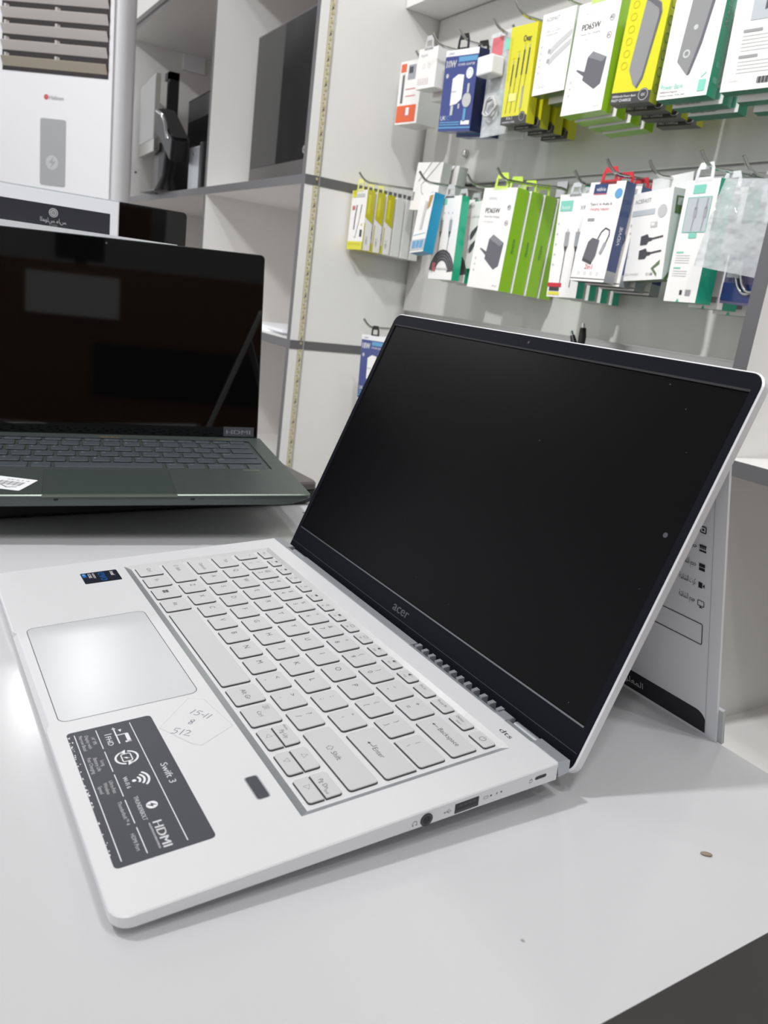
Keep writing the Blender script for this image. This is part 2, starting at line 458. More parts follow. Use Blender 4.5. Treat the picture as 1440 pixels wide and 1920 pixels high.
# ------------------------------------------------------------------ counter
ct = empty('display_counter', (.4163, .331, FLOOR)); tag(ct, 'white topped shop counter with dark grey side carrying both laptops', 'counter')
LC = (.4163, .331, FLOOR)
panel(ct, LC, 'worktop', -.72, -1.1, -.030, .4163, .3312, 0, {'x+': 'grey_edge', 'y+': 'white_panel', 'z+': 'counter_white'}, 'counter_white')
panel(ct, LC, 'front_panel', .398, -1.1, FLOOR, .4160, .3310, -.0301, m='grey_edge')
panel(ct, LC, 'side_panel', -.72, .313, FLOOR, .3979, .3310, -.0301, m='white_panel')
panel(ct, LC, 'side_panel', -.72, -1.1, FLOOR, -.702, .3129, -.0301, m='white_panel')
b = MB(); b.sphere((0, 0, 0), .0019, 'husk', 10, (1.4, .7, .35))
o = b.build('seed_husk'); o.location = (.3765, .2400, .0006); o.rotation_euler = (0, 0, .9); tag(o, 'tiny brown seed husk lying on the white counter near the right edge', 'crumb')

# ------------------------------------------------------------------ silver laptop (millimetres, x right, y back, z up from the deck)
ML = T(0, 0, .009) @ Rx(math.radians(3.9)) @ MM
lap = empty('laptop', M=T(0, 0, .009) @ Rx(math.radians(3.9)))
tag(lap, 'open silver laptop with black screen lying on the white counter in front', 'laptop')
def lmb(): return MB(MM.copy())
def face_with_hole(b, outer, hole, z, m):
    bm = bmesh.new()
    vo = [bm.verts.new((x, y, z)) for x, y in outer]; vh = [bm.verts.new((x, y, z)) for x, y in hole]
    ed = [bm.edges.new((vo[i], vo[(i + 1) % len(vo)])) for i in range(len(vo))] + [bm.edges.new((vh[i], vh[(i + 1) % len(vh)])) for i in range(len(vh))]
    bmesh.ops.triangle_fill(bm, use_beauty=True, use_dissolve=False, edges=ed)
    bm.verts.index_update()
    vs = [tuple(v.co) for v in bm.verts]; fs = [tuple(v.index for v in q.verts) for q in bm.faces]
    fs = [q if (Vector(vs[q[1]]) - Vector(vs[q[0]])).cross(Vector(vs[q[2]]) - Vector(vs[q[0]])).z > 0 else q[::-1] for q in fs]
    bm.free(); b.add(vs, fs, m)
W = 322.8
def front(x): return -2.6 + 2.4 * x / W
def deck_loop(inset, notch):
    out = []
    pts = rrect(inset, inset, W - inset, 197.2 - (0 if inset < .5 else 0), 7, 6, (1, 1, 0, 0))
    for i, (x, y) in enumerate(pts):
        k = max(0, 1 - y / 60)
        out.append((x, y + front(x) * k))
    # insert the finger notch along the front edge after the lower-left corner (index 6)
    ins = []
    for x, dy in ((91.5, 0), (95, notch), (196.5, notch), (200, 0)):
        ins.append((x, front(x) + inset + dy))
    return out[:7] + ins + out[7:]
b = lmb()
top = deck_loop(.5, 1.8); mid = deck_loop(0, 1.8); low = deck_loop(0, 0)
rec = [(17.9, 77.2), (303.6, 77.2), (303.6, 184.8), (17.9, 184.8)]
face_with_hole(b, top, rec, 0, 'silver')
def zb(y): return -4.4 - 4.3 * min(1, max(0, y) / 110) ** .75
l0 = [(x, y, 0) for x, y in top]; l1 = [(x, y, -.5) for x, y in mid]; l2 = [(x, y, zb(y)) for x, y in low]
cx, cy = W / 2, 98
def shrink(l, k, z): return [(cx + (x - cx) * (1 - k / (W / 2)), cy + (y - cy) * (1 - k / 98), z(y)) for x, y in l]
l3 = shrink(low, 7, lambda y: zb(y) - 2.6 - .9 * max(0, y) / 197); l4 = shrink(low, 14, lambda y: zb(y) - 3.2 - .9 * max(0, y) / 197)
b.loft([l4, l3, l2], 'silver', True, False); b.loft([l2, l1, l0], 'silver', False, False)
# keyboard well: a floor and chamfers, painted lit at back and left, shaded elsewhere
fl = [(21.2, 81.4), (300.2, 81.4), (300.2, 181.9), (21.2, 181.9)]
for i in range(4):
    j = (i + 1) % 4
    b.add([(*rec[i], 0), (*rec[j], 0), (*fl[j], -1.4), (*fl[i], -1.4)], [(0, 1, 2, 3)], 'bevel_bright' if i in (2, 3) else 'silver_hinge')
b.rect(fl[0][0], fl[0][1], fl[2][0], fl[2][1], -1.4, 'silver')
ch = b.build('chassis', lap)
# hinge block with its notches and the row of vent fins
b = lmb()
def hinge_seg(x0, x1, y1, zt, m='silver_hinge', yb=None):
    yb = yb or y1
    prof = [(197.35, -.25), (198.2, zt), (y1 - 1.6, zt - .15), (y1 - .3, zt - 1.2), (yb, -7.6), (200.3, -8.3), (199.0, -8.2)]
    b.loft([[(x0, y, z) for y, z in prof], [(x1, y, z) for y, z in prof]], m)
hinge_seg(304, 322.3, 205.6, -.1)
hinge_seg(0.6, 22, 205.6, -.1)
hinge_seg(22, 46, 201.6, -.4); hinge_seg(284, 304, 201.6, -.4)
hinge_seg(46, 196.5, 205.2, -.1); hinge_seg(276.5, 284, 205.2, -.1)
hinge_seg(196.5, 276.5, 201.0, -.3)
b.build('hinge_cover', lap, bevel=.0004)
b = lmb(); b.M = MM @ T(24, 204.0, -4.2) @ Ry(math.pi / 2); b.prism(circle(0, 0, 2.4, 16), 0, 21, 'silver_hinge', smooth=True); b.build('hinge_barrel', lap); b = lmb()
b.M = MM @ T(285.5, 204.0, -4.2) @ Ry(math.pi / 2); b.prism(circle(0, 0, 2.4, 16), 0, 18, 'silver_hinge', smooth=True); b.build('hinge_barrel', lap)
for i in range(12):
    b = lmb(); x = 197.6 + 6.85 * i
    b.prism([(x, 200.9), (x + 2.2, 200.9), (x + 2.5, 204.9), (x - .4, 204.9)], -6.5, -.35, 'silver_hinge'); b.build('vent_fin', lap)
# keys
def key(x0, y0, x1, y1, legend=None, zt=-.2, r=1.5, corners=(1, 1, 1, 1), m='silver_key', parent=lap, zfl=-1.4, name='key', mk=lmb):
    b = mk()
    o0 = rrect(x0, y0, x1, y1, r, 4, corners); o1 = rrect(x0 + .3, y0 + .3, x1 - .3, y1 - .3, max(r - .3, .1), 4, corners)
    sd = 'key_side_shaded' if m == 'silver_key' else 'green_dark'
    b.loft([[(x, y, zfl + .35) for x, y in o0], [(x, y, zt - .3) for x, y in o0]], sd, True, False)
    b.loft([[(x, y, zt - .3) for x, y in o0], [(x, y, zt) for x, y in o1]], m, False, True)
    b.poly(rrect(x0 - .35, y0 - .35, x1 + .35, y1 + .2, r + .2, 4, corners), zfl + .02, 'key_gap_shade' if m == 'silver_key' else 'green_dark')
    if legend: legend(b, x0, y0, x1, y1, zt + .02)
    return b.build(name, parent)
def L1(t, s=4.7, dx=5.8):
    def fn(b, x0, y0, x1, y1, z): b.text(t, x0 + dx, (y0 + y1) / 2 - .6, s, z, 'key_print', 'c')
    return fn
def L2(lo, hi, s=4.3):
    def fn(b, x0, y0, x1, y1, z):
        b.text(lo, x0 + 5.8, y0 + 3.0, s, z, 'key_print', 'c'); b.text(hi, x0 + 5.8, y0 + 8.6, s, z, 'key_print', 'c')
    return fn
def LW_(t, s=3.2, dx=3.4, dy=5.6, pre=None):
    def fn(b, x0, y0, x1, y1, z):
        if pre: pre(b, x0 + dx, y0 + dy, z); dx2 = dx + 5.2
        else: dx2 = dx
        b.text(t, x0 + dx2, y0 + dy, s * 1.28, z, 'key_print')
    return fn
def arrow_left(b, x, y, z):
    b.line([(x, y + 1.1), (x + 4.2, y + 1.1)], .35, z, 'key_print'); b.poly([(x - .4, y + 1.1), (x + 1.1, y + .2), (x + 1.1, y + 2)], z, 'key_print')
def arrow_enter(b, x, y, z):
    arrow_left(b, x, y, z); b.line([(x + 4.1, y + 1.1), (x + 4.1, y + 3.4)], .35, z, 'key_print')
def arrow_up(b, x, y, z):
    b.line([(x + .9, y), (x + .9, y + 1.3), (x, y + 1.3), (x + 1.8, y + 3.2), (x + 3.6, y + 1.3), (x + 2.7, y + 1.3), (x + 2.7, y)], .3, z, 'key_print', True)
def tri(dirn, dx=0.0):
    def fn(b, x0, y0, x1, y1, z):
        cx, cy = x0 + 6.6 + dx, (y0 + y1) / 2 + .3; r = 1.7
        a0 = {'l': 180, 'r': 0, 'u': 90, 'd': 270}[dirn]
        b.line([(cx + r * math.cos(math.radians(a0 + k * 120)), cy + r * math.sin(math.radians(a0 + k * 120))) for k in range(3)], .3, z, 'key_print', True)
    return fn
def winlogo(b, x0, y0, x1, y1, z):
    for i in (0, 1):
        for j in (0, 1): b.rect(x0 + 5 + i * 2.1, y0 + 6 + j * 1.9, x0 + 6.9 + i * 2.1, y0 + 7.7 + j * 1.9, z, 'key_print')
P = 19.15
for i, (lo, hi) in enumerate(zip('1234567890-=', '!@#$%^&*()_+')): key(36.5 + P * i, 156.2, 52.6 + P * i, 170.2, L2(lo, hi))
key(21.7, 156.2, 33, 170.2, L2('`', '~'))
key(266.2, 156.2, 297.4, 170.2, LW_('Backspace', 3.0, 4.6, 6.2, arrow_left))
for i, c in enumerate('QWERTYUIOP'): key(45.5 + P * i, 138.3, 61.6 + P * i, 152.3, L1(c))
key(45.5 + P * 10, 138.3, 61.6 + P * 10, 152.3, L2('[', '{', 3.4)); key(45.5 + P * 11, 138.3, 272.1, 152.3, L2(']', '}', 3.4))
key(21.7, 138.3, 42.0, 152.3, LW_('Tab', 3.0, 7, 6.4))
key(275.4, 138.3, 297.4, 152.3, L2('\\', '|', 3.2), corners=(0, 1, 1, 1))
for i, c in enumerate('ASDFGHJKL'): key(50 + P * i, 120.5, 66.1 + P * i, 134.5, L1(c))
key(50 + P * 9, 120.5, 66.1 + P * 9, 134.5, L2(';', ':')); key(50 + P * 10, 120.5, 66.1 + P * 10, 134.5, L2("'", '"'))
key(21.7, 120.5, 46.8, 134.5, LW_('CapsLock', 2.5, 8, 5.8))
key(260.7, 120.5, 297.8, 136.0, LW_('Enter', 3.0, 10, 5.4, arrow_enter), corners=(1, 1, 0, 1))
for i, c in enumerate('ZXCVBNM'): key(59.4 + P * i, 102.6, 75.5 + P * i, 116.6, L1(c))
for i, (lo, hi) in enumerate((',<', '.>', '/?')): key(59.4 + P * (7 + i), 102.6, 75.5 + P * (7 + i), 116.6, L2(lo, hi))
key(21.7, 102.6, 56.2, 116.6, LW_('Shift', 2.8, 5, 6.4, arrow_up))
key(251.2, 102.6, 297.6, 116.6, LW_('Shift', 3.0, 14, 4.8, arrow_up))
key(22.2, 83.6, 38.4, 99.2, LW_('Ctrl', 3.0, 4.2, 6.6)); key(41.8, 83.6, 58.4, 99.2, LW_('Fn', 3.0, 5.2, 6.6))
key(61.8, 83.6, 78.6, 99.2, winlogo); key(82.2, 83.6, 98.8, 99.2, LW_('Alt', 3.0, 5.2, 6.6))
key(102.4, 83.6, 196.0, 99.2)
key(199.6, 83.6, 216.4, 99.2, LW_('Alt Gr', 3.0, 3.6, 6.6))
def ctrl_r(b, x0, y0, x1, y1, z):
    b.text('Ctrl', x0 + 5.6, y0 + 6.4, 3.0, z, 'key_print'); b.line(rrect(x0 + 2.2, y0 + 11.0, x0 + 5.2, y0 + 13.6), .25, z, 'key_print', True)
    for k in range(3): b.line([(x0 + 2.8, y0 + 11.7 + .6 * k), (x0 + 4.6, y0 + 11.7 + .6 * k)], .2, z, 'key_print')
key(219.9, 83.6, 236.7, 99.2, ctrl_r)
for x0, d, t in ((240.3, 'l', 'Pg Up'), (260.7, 'd', None), (281.0, 'r', 'Pg Dn')):
    key(x0, 83.6, x0 + 16.4, 90.6, tri(d), corners=(1, 1, 0, 0))
    if t: key(x0, 91.6, x0 + 16.4, 99.2, (lambda t_: lambda b, a, c, e, g, z: (b.text(t_, a + 4.4, c + 2.0, 3.0, z, 'key_print'), b.text('Home' if t_ == 'Pg Up' else 'End', a + (.8 if t_ == 'Pg Up' else 11.8), c + (5.2 if t_ == 'Pg Up' else 1.0), 1.9, z, 'key_print')))(t), corners=(0, 0, 1, 1))
    else: key(x0, 91.6, x0 + 16.4, 99.2, tri('u'), corners=(0, 0, 1, 1))
fn = ['', 'F1', 'F2', 'F3', 'F4', 'F5', 'F6', 'F7', 'F8', 'F9', 'F10', 'F11', 'F12', 'Prt Sc', 'Pause Br', 'Delete', '']
def fkey(i, t):
    def g(b, x0, y0, x1, y1, z):
        if i == 0: b.text('Esc', x0 + 4.6, y0 + 2.6, 2.6, z, 'key_print')
        elif i == 16:
            cx, cy = x0 + 6.6, y0 + 3.6; b.line([(cx + 1.6 * math.sin(a), cy + 1.6 * math.cos(a)) for a in [math.radians(25 + 31 * k) for k in range(11)]], .3, z, 'key_print'); b.line([(cx, cy + .4), (cx, cy + 2)], .3, z, 'key_print')
        elif i >= 13:
            b.text(t, x0 + 1.5, y0 + 3.4, 2.2, z, 'key_print')
            if i == 15: b.text('Insert', x0 + 4.8, y0 + 1.0, 1.7, z, 'key_print')
        else:
            b.text(t, x0 + 4.8, y0 + 1.0, 2.0, z, 'key_print')
            if i in (8, 9): b.line(rrect(x0 + 5, y0 + 4, x0 + 8, y0 + 6, .3, 2), .25, z, 'key_print', True)
            elif i in (3, 4, 6): b.line(circle(x0 + 6.4, y0 + 4.9, .9, 10), .3, z, 'key_print', True)
            elif i in (10, 11, 12): b.poly([(x0 + 5, y0 + 4.5), (x0 + 6.8, y0 + 3.7), (x0 + 6.8, y0 + 6.1), (x0 + 5, y0 + 5.3)], z, 'key_print'); b.line([(x0 + 7.6, y0 + 4.2), (x0 + 8, y0 + 4.9), (x0 + 7.6, y0 + 5.6)], .25, z, 'key_print')
            else: b.rect(x0 + 5, y0 + 4.1, x0 + 7.6, y0 + 5.7, z, 'key_print')
    return g
for i in range(17):
    x0 = 285.3 - 16.32 * (16 - i); x1 = x0 + 12.6
    if i == 0: x0, x1 = 21.7, 36.6
    key(x0, 174.1, x1, 181.0, fkey(i, fn[i]), r=1.3)
# trackpad: a dark gap line and the pad
b = lmb(); tp = rrect(92.4, 4.9, 196.9, 70.9, 4.2, 6)
b.prism(tp, -.2, .03, 'silver_pad'); b.line(tp, .35, .035, 'print_dark', True); b.build('trackpad', lap)
# fingerprint reader
b = lmb(); b.line(rrect(271.2, 65.6, 286.8, 71.3, 1.2, 3), .5, .03, 'silver_hinge', True); b.prism(rrect(271.5, 65.9, 286.5, 71.0, 1.0, 3), -.3, .04, 'sticker_dark'); b.build('fingerprint_reader', lap)
# speaker logo
b = lmb(); b.text('dts', 289.4, 189.2, 4.2, .03, 'print_dark', w=8.4); b.text('dts', 289.55, 189.2, 4.2, .031, 'print_dark', w=8.4); b.build('audio_logo', lap)
# feature sticker
b = lmb(); b.prism(rrect(207.4, 5.9, 299.7, 43.6, 2.0, 4), 0, .06, 'sticker_dark')
z = .075; pw = 'print_white'
for (x0, y0, x1, y1) in ((209.6, 33.4, 296.6, 33.4), (209.9, 18.3, 225.5, 18.3), (227.8, 18.3, 243.4, 18.3), (245.5, 18.3, 261.2, 18.3), (263.6, 18.3, 278.9, 18.3), (281.3, 18.3, 296.7, 18.3), (210, 9.0, 296.7, 9.0)):
    b.line([(x0, y0), (x1, y1)], .38, z, pw)
b.text('Swift 3', 246.3, 37.2, 4.2, z, pw, w=14.6); b.text('Swift 3', 246.45, 37.2, 4.2, z, pw, w=14.6)
b.text('FHD', 217.0, 20.9, 3.4, z, pw, w=7.4); b.line([(215.4, 20.9), (215.4, 24)], .5, z, pw)
b.line([(210.8, 25.6), (224.4, 25.6)], .6, z, pw); b.line([(217.6, 25.6), (217.6, 30.5)], .6, z, pw); b.rect(217.6, 29.2, 224.6, 30.8, z, pw); b.rect(223.4, 28.2, 224.6, 30.8, z, pw)
b.poly([(210.6, 25.6), (212.4, 24.7), (212.4, 26.5)], z, pw); b.poly([(215.4, 28), (213.4, 27.2), (213.4, 28.8)], z, pw)
arc = lambda cx, cy, r, a0, a1, n=12: [(cx + r * math.cos(math.radians(a0 + (a1 - a0) * k / n)), cy + r * math.sin(math.radians(a0 + (a1 - a0) * k / n))) for k in range(n + 1)]
b.line(arc(235.8, 25.8, 4.6, 10, 165), .9, z, pw); b.line(arc(235.8, 25.8, 4.6, 190, 345), .9, z, pw)
b.poly([(240.2, 28.4), (241.6, 25.2), (238.6, 25.8)], z, pw); b.poly([(231.4, 23.2), (230.0, 26.4), (233.0, 25.8)], z, pw)
b.line(rrect(233, 23.8, 238.6, 27.8, .8, 3), .5, z, pw, True); b.poly([(235.2, 25.4), (236.8, 27.2), (236.3, 25.9), (237.0, 25.9), (235.0, 24.2), (235.6, 25.4)], z, pw)
b.poly(circle(253, 24.6, .9, 12), z, pw)
for rr in (2.4, 4.2, 6.0): b.line(arc(253, 24.6, rr, 42, 138, 8), .95, z, pw)
b.text('Wi-Fi 6', 248.9, 20.8, 2.5, z, pw, w=8.0); b.text('Wi-Fi 6', 249.0, 20.8, 2.5, z, pw, w=8.0)
b.poly(circle(271, 27.0, 2.3, 20), z, pw); b.poly([(271.9, 29.2), (269.6, 26.7), (270.8, 26.7), (270.1, 24.8), (272.4, 27.3), (271.2, 27.3)], z + .01, 'sticker_dark')
b.text('THUNDERBOLT', 263.2, 21.6, 2.5, z, pw, w=15.6); b.text('THUNDERBOLT', 263.25, 21.6, 2.5, z, pw, w=15.6)
b.text('HDMI', 281.0, 24.4, 5.0, z, pw, w=15.2); b.text('HDMI', 281.3, 24.4, 5.0, z, pw, w=15.2); b.text('HIGH-DEFINITION MULTIMEDIA INTERFACE', 281.0, 22.8, 1.1, z, pw, w=15.2)
pt = [(217.7, ['14” IPS', 'Display with', 'Narrow Bezel']), (235.6, ['Long', 'Battery Life', 'Fast Charging']), (253.4, ['Ultra-Fast', 'Wireless', 'Speed'])]
for cx_, ls_ in pt:
    for k, t in enumerate(ls_): b.text(t, cx_, 15.2 - 2.35 * k, 2.2, z, 'print_light', 'c')
b.text('Thunderbolt™ 4', 271.2, 15.2, 2.2, z, 'print_light', 'c'); b.text('HDMI Port', 289.2, 15.2, 2.2, z, 'print_light', 'c')
rs = random.Random(3)
for k in range(46):  # worn flecks along the front edge of the sticker
    x = 208 + 90 * rs.random() ** 1.5; y = 6.1 + abs(rs.gauss(0, .5)) * (1.3 if x < 240 else .6); a = .25 + .5 * rs.random()
    b.poly([(x + a * rs.uniform(.6, 1.2) * math.cos(t), y + .6 * a * rs.uniform(.6, 1.2) * math.sin(t)) for t in [k2 * math.pi / 3 for k2 in range(6)]], z + .005, 'print_white')
b.build('feature_sticker', lap)
# processor sticker
b = lmb(); b.prism(rrect(20.9, 47.7, 39.6, 71.2, .8, 2), 0, .06, 'evo_black')
b.text('intel', 23.0, 66.2, 3.8, z, pw, w=7.0); b.text('evo', 22.8, 58.4, 9.2, z, 'evo_blue', w=14.4); b.text('evo', 23.0, 58.4, 9.2, z, 'evo_blue', w=14.4)
b.text('POWERED BY', 22.8, 54.8, 1.9, z, pw, w=9); b.text('CORE', 22.8, 52.0, 2.8, z, pw, w=7.6); b.rect(22.0, 48.4, 28.2, 50.8, z, 'evo_blue'); b.text('i5', 23.3, 48.8, 2.2, z + .005, pw)
b.build('processor_sticker', lap)
# clear price label with handwriting
b = lmb()
lab = [(219.9, 44.6), (238.0, 54.0), (240.9, 57.6), (232.0, 75.6), (204.6, 70.8), (200.4, 64.3)]
b.prism(lab, 0, .05, 'film'); b.line(lab, .22, .055, 'film_line', True)
def hand(strokes, ox, oy, s, a):
    for st in strokes:
        b.line([(ox + s * (x * math.cos(a) - y * math.sin(a)), oy + s * (x * math.sin(a) + y * math.cos(a))) for x, y in st], .42, .065, 'pen_ink')
one = [[(.2, 0), (.35, 1)]]; five = [[(.75, 1), (.25, 1), (.2, .6), (.5, .62), (.65, .4), (.5, .1), (.1, .02)]]
two = [[(.1, .8), (.35, 1), (.6, .8), (.5, .5), (.1, .05), (.8, .02)]]; eight = [[(.5, .95), (.2, .8), (.3, .58), (.6, .35), (.5, .05), (.2, .1), (.2, .35), (.55, .6), (.65, .85), (.5, .95)]]
for k, g in enumerate((one, five, [[(.1, .45), (.5, .45)]], one, one)): hand([[(x + (0, .55, 1.35, 1.75, 2.2)[k], y) for x, y in q] for q in g], 213.4, 60.2, 4.2, math.radians(38))
hand(eight, 221.6, 56.6, 4.2, math.radians(48))
for k, g in enumerate((five, one, two)): hand([[(x + (0, .85, 1.35)[k], y) for x, y in q] for q in g], 225.8, 47.6, 4.4, math.radians(50))
b.build('price_label', lap)
# ports on the right side face (x = W); draw in (y, z)
def side(b): b.M = MM @ T(W, 0, 0) @ Matrix(((0, 0, 1, 0), (1, 0, 0, 0), (0, 1, 0, 0), (0, 0, 0, 1))); return b
b = side(lmb()); b.prism(rrect(183.7, -5.0, 190.7, -2.9, 1.0, 4), -1.5, .03, 'silver_hinge', 'port_dark'); b.line(rrect(183.7, -5.0, 190.7, -2.9, 1.0, 4), .3, .04, 'bevel_bright', True)
b.line(rrect(180.6, -5.2, 182.2, -3.9, .2, 2), .2, .03, 'key_print', True); b.line(arc(181.4, -3.9, .5, 0, 180, 6), .2, .03, 'key_print'); b.build('lock_slot', lap)
b = side(lmb()); b.prism(rrect(139.2, -7.1, 151.9, -2.2, .3, 2), -1.5, .03, 'port_dark'); b.rect(140.4, -4.3, 150.6, -3.0, .05, 'print_dark'); b.rect(139.9, -6.6, 151.2, -5.9, .05, 'sticker_dark')
for k in range(4): b.rect(141.8 + 2.4 * k, -4.1, 143.2 + 2.4 * k, -3.3, .06, 'key_print')
b.line([(134.2, -4.6), (137.4, -4.6)], .25, .03, 'key_print'); b.line([(134.9, -4.6), (135.8, -3.7), (136.6, -3.7)], .2, .03, 'key_print'); b.line([(135.4, -4.6), (136.2, -5.4), (136.9, -5.4)], .2, .03, 'key_print'); b.poly(circle(134.0, -4.6, .4, 8), .03, 'key_print')
b.build('usb_port', lap)
b = side(lmb()); b.prism(circle(124.8, -4.6, 3.0, 24), -1.5, .25, 'port_dark'); b.poly(circle(124.8, -4.6, 1.7, 20), .26, 'black'); b.line(circle(124.8, -4.6, 2.3, 24), .5, .27, 'sticker_dark', True)
b.line(arc(119.0, -4.6, 1.1, -30, 210, 10), .25, .03, 'key_print'); b.poly(circle(118.1, -5.4, .35, 8), .03, 'key_print'); b.poly(circle(119.9, -5.4, .35, 8), .03, 'key_print'); b.build('headphone_jack', lap)
for y_ in (158.6, 164.3):
    b = side(lmb()); b.prism(circle(y_, -4.3, .5, 10), -.3, .04, 'sticker_dark')
    if y_ < 160: b.line(rrect(154.6, -4.9, 157.0, -3.8, .3, 2), .2, .03, 'key_print', True)
    else: b.poly([(161.2, -4.4), (162.2, -3.4), (161.9, -4.2), (162.4, -4.2), (161.4, -5.2), (161.7, -4.4)], .03, 'key_print')
    b.build('indicator_light', lap)
for (x_, y_, h_) in ((300, 14, 2.5), (22, 14, 2.5), (160, 14, 2.5), (282, 182, 9.85), (40, 182, 9.85)):
    b = lmb(); zt = zb(y_) - 3.0 - .9 * y_ / 197 + 1.0; b.prism(rrect(x_ - 8, y_ - 2.5, x_ + 8, y_ + 2.5, 2, 3), zt - h_, zt, 'rubber'); b.build('rubber_foot', lap)
# lid
la = 1.1301
ML2 = T(0, .2121, -.0034) @ Rx(la)      # local x, v up the lid = y, out of the screen = z (towards the user is +z rotated)
ld_ = MB(MM.copy())
out = rrect(1.0, -9.5, 321.6, 198.0, 7.5, 7, (.9, .9, 1, 1)); inn = rrect(1.9, -8.6, 320.7, 197.2, 6.8, 7, (.9, .9, 1, 1))
ld_.loft([[(x, y, -6.4) for x, y in rrect(3.5, -7, 319.1, 195.5, 6.5, 7, (.9, .9, 1, 1))], [(x, y, -4.9) for x, y in out], [(x, y, -.3) for x, y in out], [(x, y, .3) for x, y in inn]], 'silver', True, False)
lid = ld_.build('lid', lap); lid.matrix_local = ML2
def lm(): return MB(MM.copy())
b = lm(); disp = [(6.4, 14.1), (316.4, 14.1), (316.4, 188.6), (6.4, 188.6)]
o_ = rrect(2.4, -8.0, 320.2, 196.6, 6.3, 7, (.9, .9, 1, 1))
face_with_hole(b, o_, disp, .45, 'bezel_black'); b.loft([[(x, y, .2) for x, y in inn], [(x, y, .45) for x, y in o_]], 'bezel_black', False, False)
for i in range(4):
    j = (i + 1) % 4; b.add([(*disp[i], .45), (*disp[j], .45), (*disp[j], -.4), (*disp[i], -.4)], [(0, 1, 2, 3)], 'gasket')
b.line([(3.2, 1.6), (319.4, 1.6)], .25, .47, 'sticker_dark')
b.build('bezel', lid)
b = lm(); b.rect(6.4, 14.1, 316.4, 188.6, -.3, 'display_matte'); b.rect(6.4, 13.6, 316.4, 14.5, .48, 'line_silver'); b.rect(6.4, 188.0, 316.4, 189.2, .48, 'gasket')
b.poly(circle(309.4, 112.6, 1.3, 12), -.25, 'sticker_dark'); b.build('display_panel', lid)
b = lm(); b.text('acer', 151.4, 4.6, 8.6, .5, 'line_silver', w=17.6); b.text('acer', 151.7, 4.6, 8.6, .5, 'line_silver', w=17.4); b.build('brand_logo', lid)
b = lm(); b.poly(circle(160, 193.1, 1.9, 20), .48, 'black_gloss'); b.poly(circle(160, 193.1, .8, 12), .49, 'print_dark')
for x_ in (126.7, 152.6, 192.8): b.poly(circle(x_, 193.3, .35, 8), .48, 'black')
b.build('webcam', lid)

# ------------------------------------------------------------------ green laptop on the closed one
A2 = Matrix(((0.17700, -0.98400, 0.02070, -.067), (0.98380, 0.17630, -0.03250, .0873), (0.02830, 0.02610, 0.99930, .0418), (0, 0, 0, 1)))
g = A2.to_3x3().normalized(); A2 = T(-.067, .0873, .0418) @ g.to_4x4()
lp2 = empty('laptop', M=A2); tag(lp2, 'dark green open laptop with glossy black screen showing an HDMI label', 'laptop')
h2 = 161.5
b = lmb()
gt = rrect(-h2 + .8, .2, h2 - .8, 203, 5, 5, (1, 1, .5, .5)); gm = rrect(-h2, -.6, h2, 203.6, 5.5, 5, (1, 1, .5, .5))
well = [(-145, 78.5), (145.5, 78.5), (145.5, 187), (-145, 187)]
face_with_hole(b, gt, well, 0, 'green_metal')
for i in range(4):
    j = (i + 1) % 4; b.add([(*well[i], 0), (*well[j], 0), (*well[j], -1.2), (*well[i], -1.2)], [(0, 1, 2, 3)], 'green_dark')
b.rect(-145, 78.5, 145.5, 187, -1.2, 'green_metal')
def sc(l, kx, ky, z): return [(x * (1 - kx / h2), 101 + (y - 101) * (1 - ky / 101), z) for x, y in l]
b.loft([[(x, y, -1.0) for x, y in gm], [(x, y, 0) for x, y in gt]], 'green_edge', False, False)
b.loft([sc(gm, 24, 8, -11.8), sc(gm, 14, 1.5, -9.2), sc(gm, .2, .2, -4.2), [(x, y, -1.0) for x, y in gm]], 'green_metal', True, False)
b.prism([(-50, -1.6), (50, -1.6), (48, 1.6), (-48, 1.6)], -1.6, .12, 'green_edge')
b.build('chassis', lp2)
b = lmb(); b.prism(rrect(-49.9, 2.0, 49.9, 70.2, 1.2, 3), -.2, .03, 'green_pad'); b.line(rrect(-49.9, 2.0, 49.9, 70.2, 1.2, 3), .35, .04, 'green_dark', True); b.build('trackpad', lp2)
k2 = lambda x0, y0, x1, y1, t='', mm='key_light', s=3.4: key(x0, y0, x1, y1, (lambda b, a, c, e, gg, z: b.text(t, a + 2.2, gg - 5.2, s, z, mm)) if t else None, zt=.05, r=1.3, m='green_key', parent=lp2, zfl=-1.2)
px = 18.5; kw = 15.5; kh = 15.3
rows = [80.2, 99.7, 119.2, 138.7, 158.2]
for x0, x1, t in ((-140.3, -116, 'Ctrl'), (-113, -97.5, 'Fn'), (-94.3, -63.5, ''), (-60.5, -45.2, 'Alt'), (-42, 47.5, ''), (50.7, 66.2, 'Alt Gr'), (69.2, 84.7, 'Ctrl')):
    k2(x0, rows[0], x1, rows[0] + kh, t, s=2.6)
for i, x0 in enumerate((87.8, 106.3, 124.8)):
    k2(x0, rows[0], x0 + kw, rows[0] + 7.0); k2(x0, rows[0] + 8.2, x0 + kw, rows[0] + kh)
k2(-140.3, rows[1], -89.3, rows[1] + kh, 'Shift', s=2.6)
for i, c in enumerate('ZXCVBNM,./'): k2(-85.9 + px * i, rows[1], -85.9 + px * i + kw, rows[1] + kh, c)
k2(99.3, rows[1], 140.3, rows[1] + kh, '       Shift', s=2.8)
k2(-140.3, rows[2], -99.5, rows[2] + kh, 'Caps', s=2.6)
for i, c in enumerate("ASDFGHJKL;'"): k2(-96.3 + px * i, rows[2], -96.3 + px * i + kw, rows[2] + kh, c)
k2(107.6, rows[2], 140.3, rows[2] + kh, '     Enter', s=2.8)
k2(-140.3, rows[3], -105, rows[3] + kh, 'Tab', s=2.6)
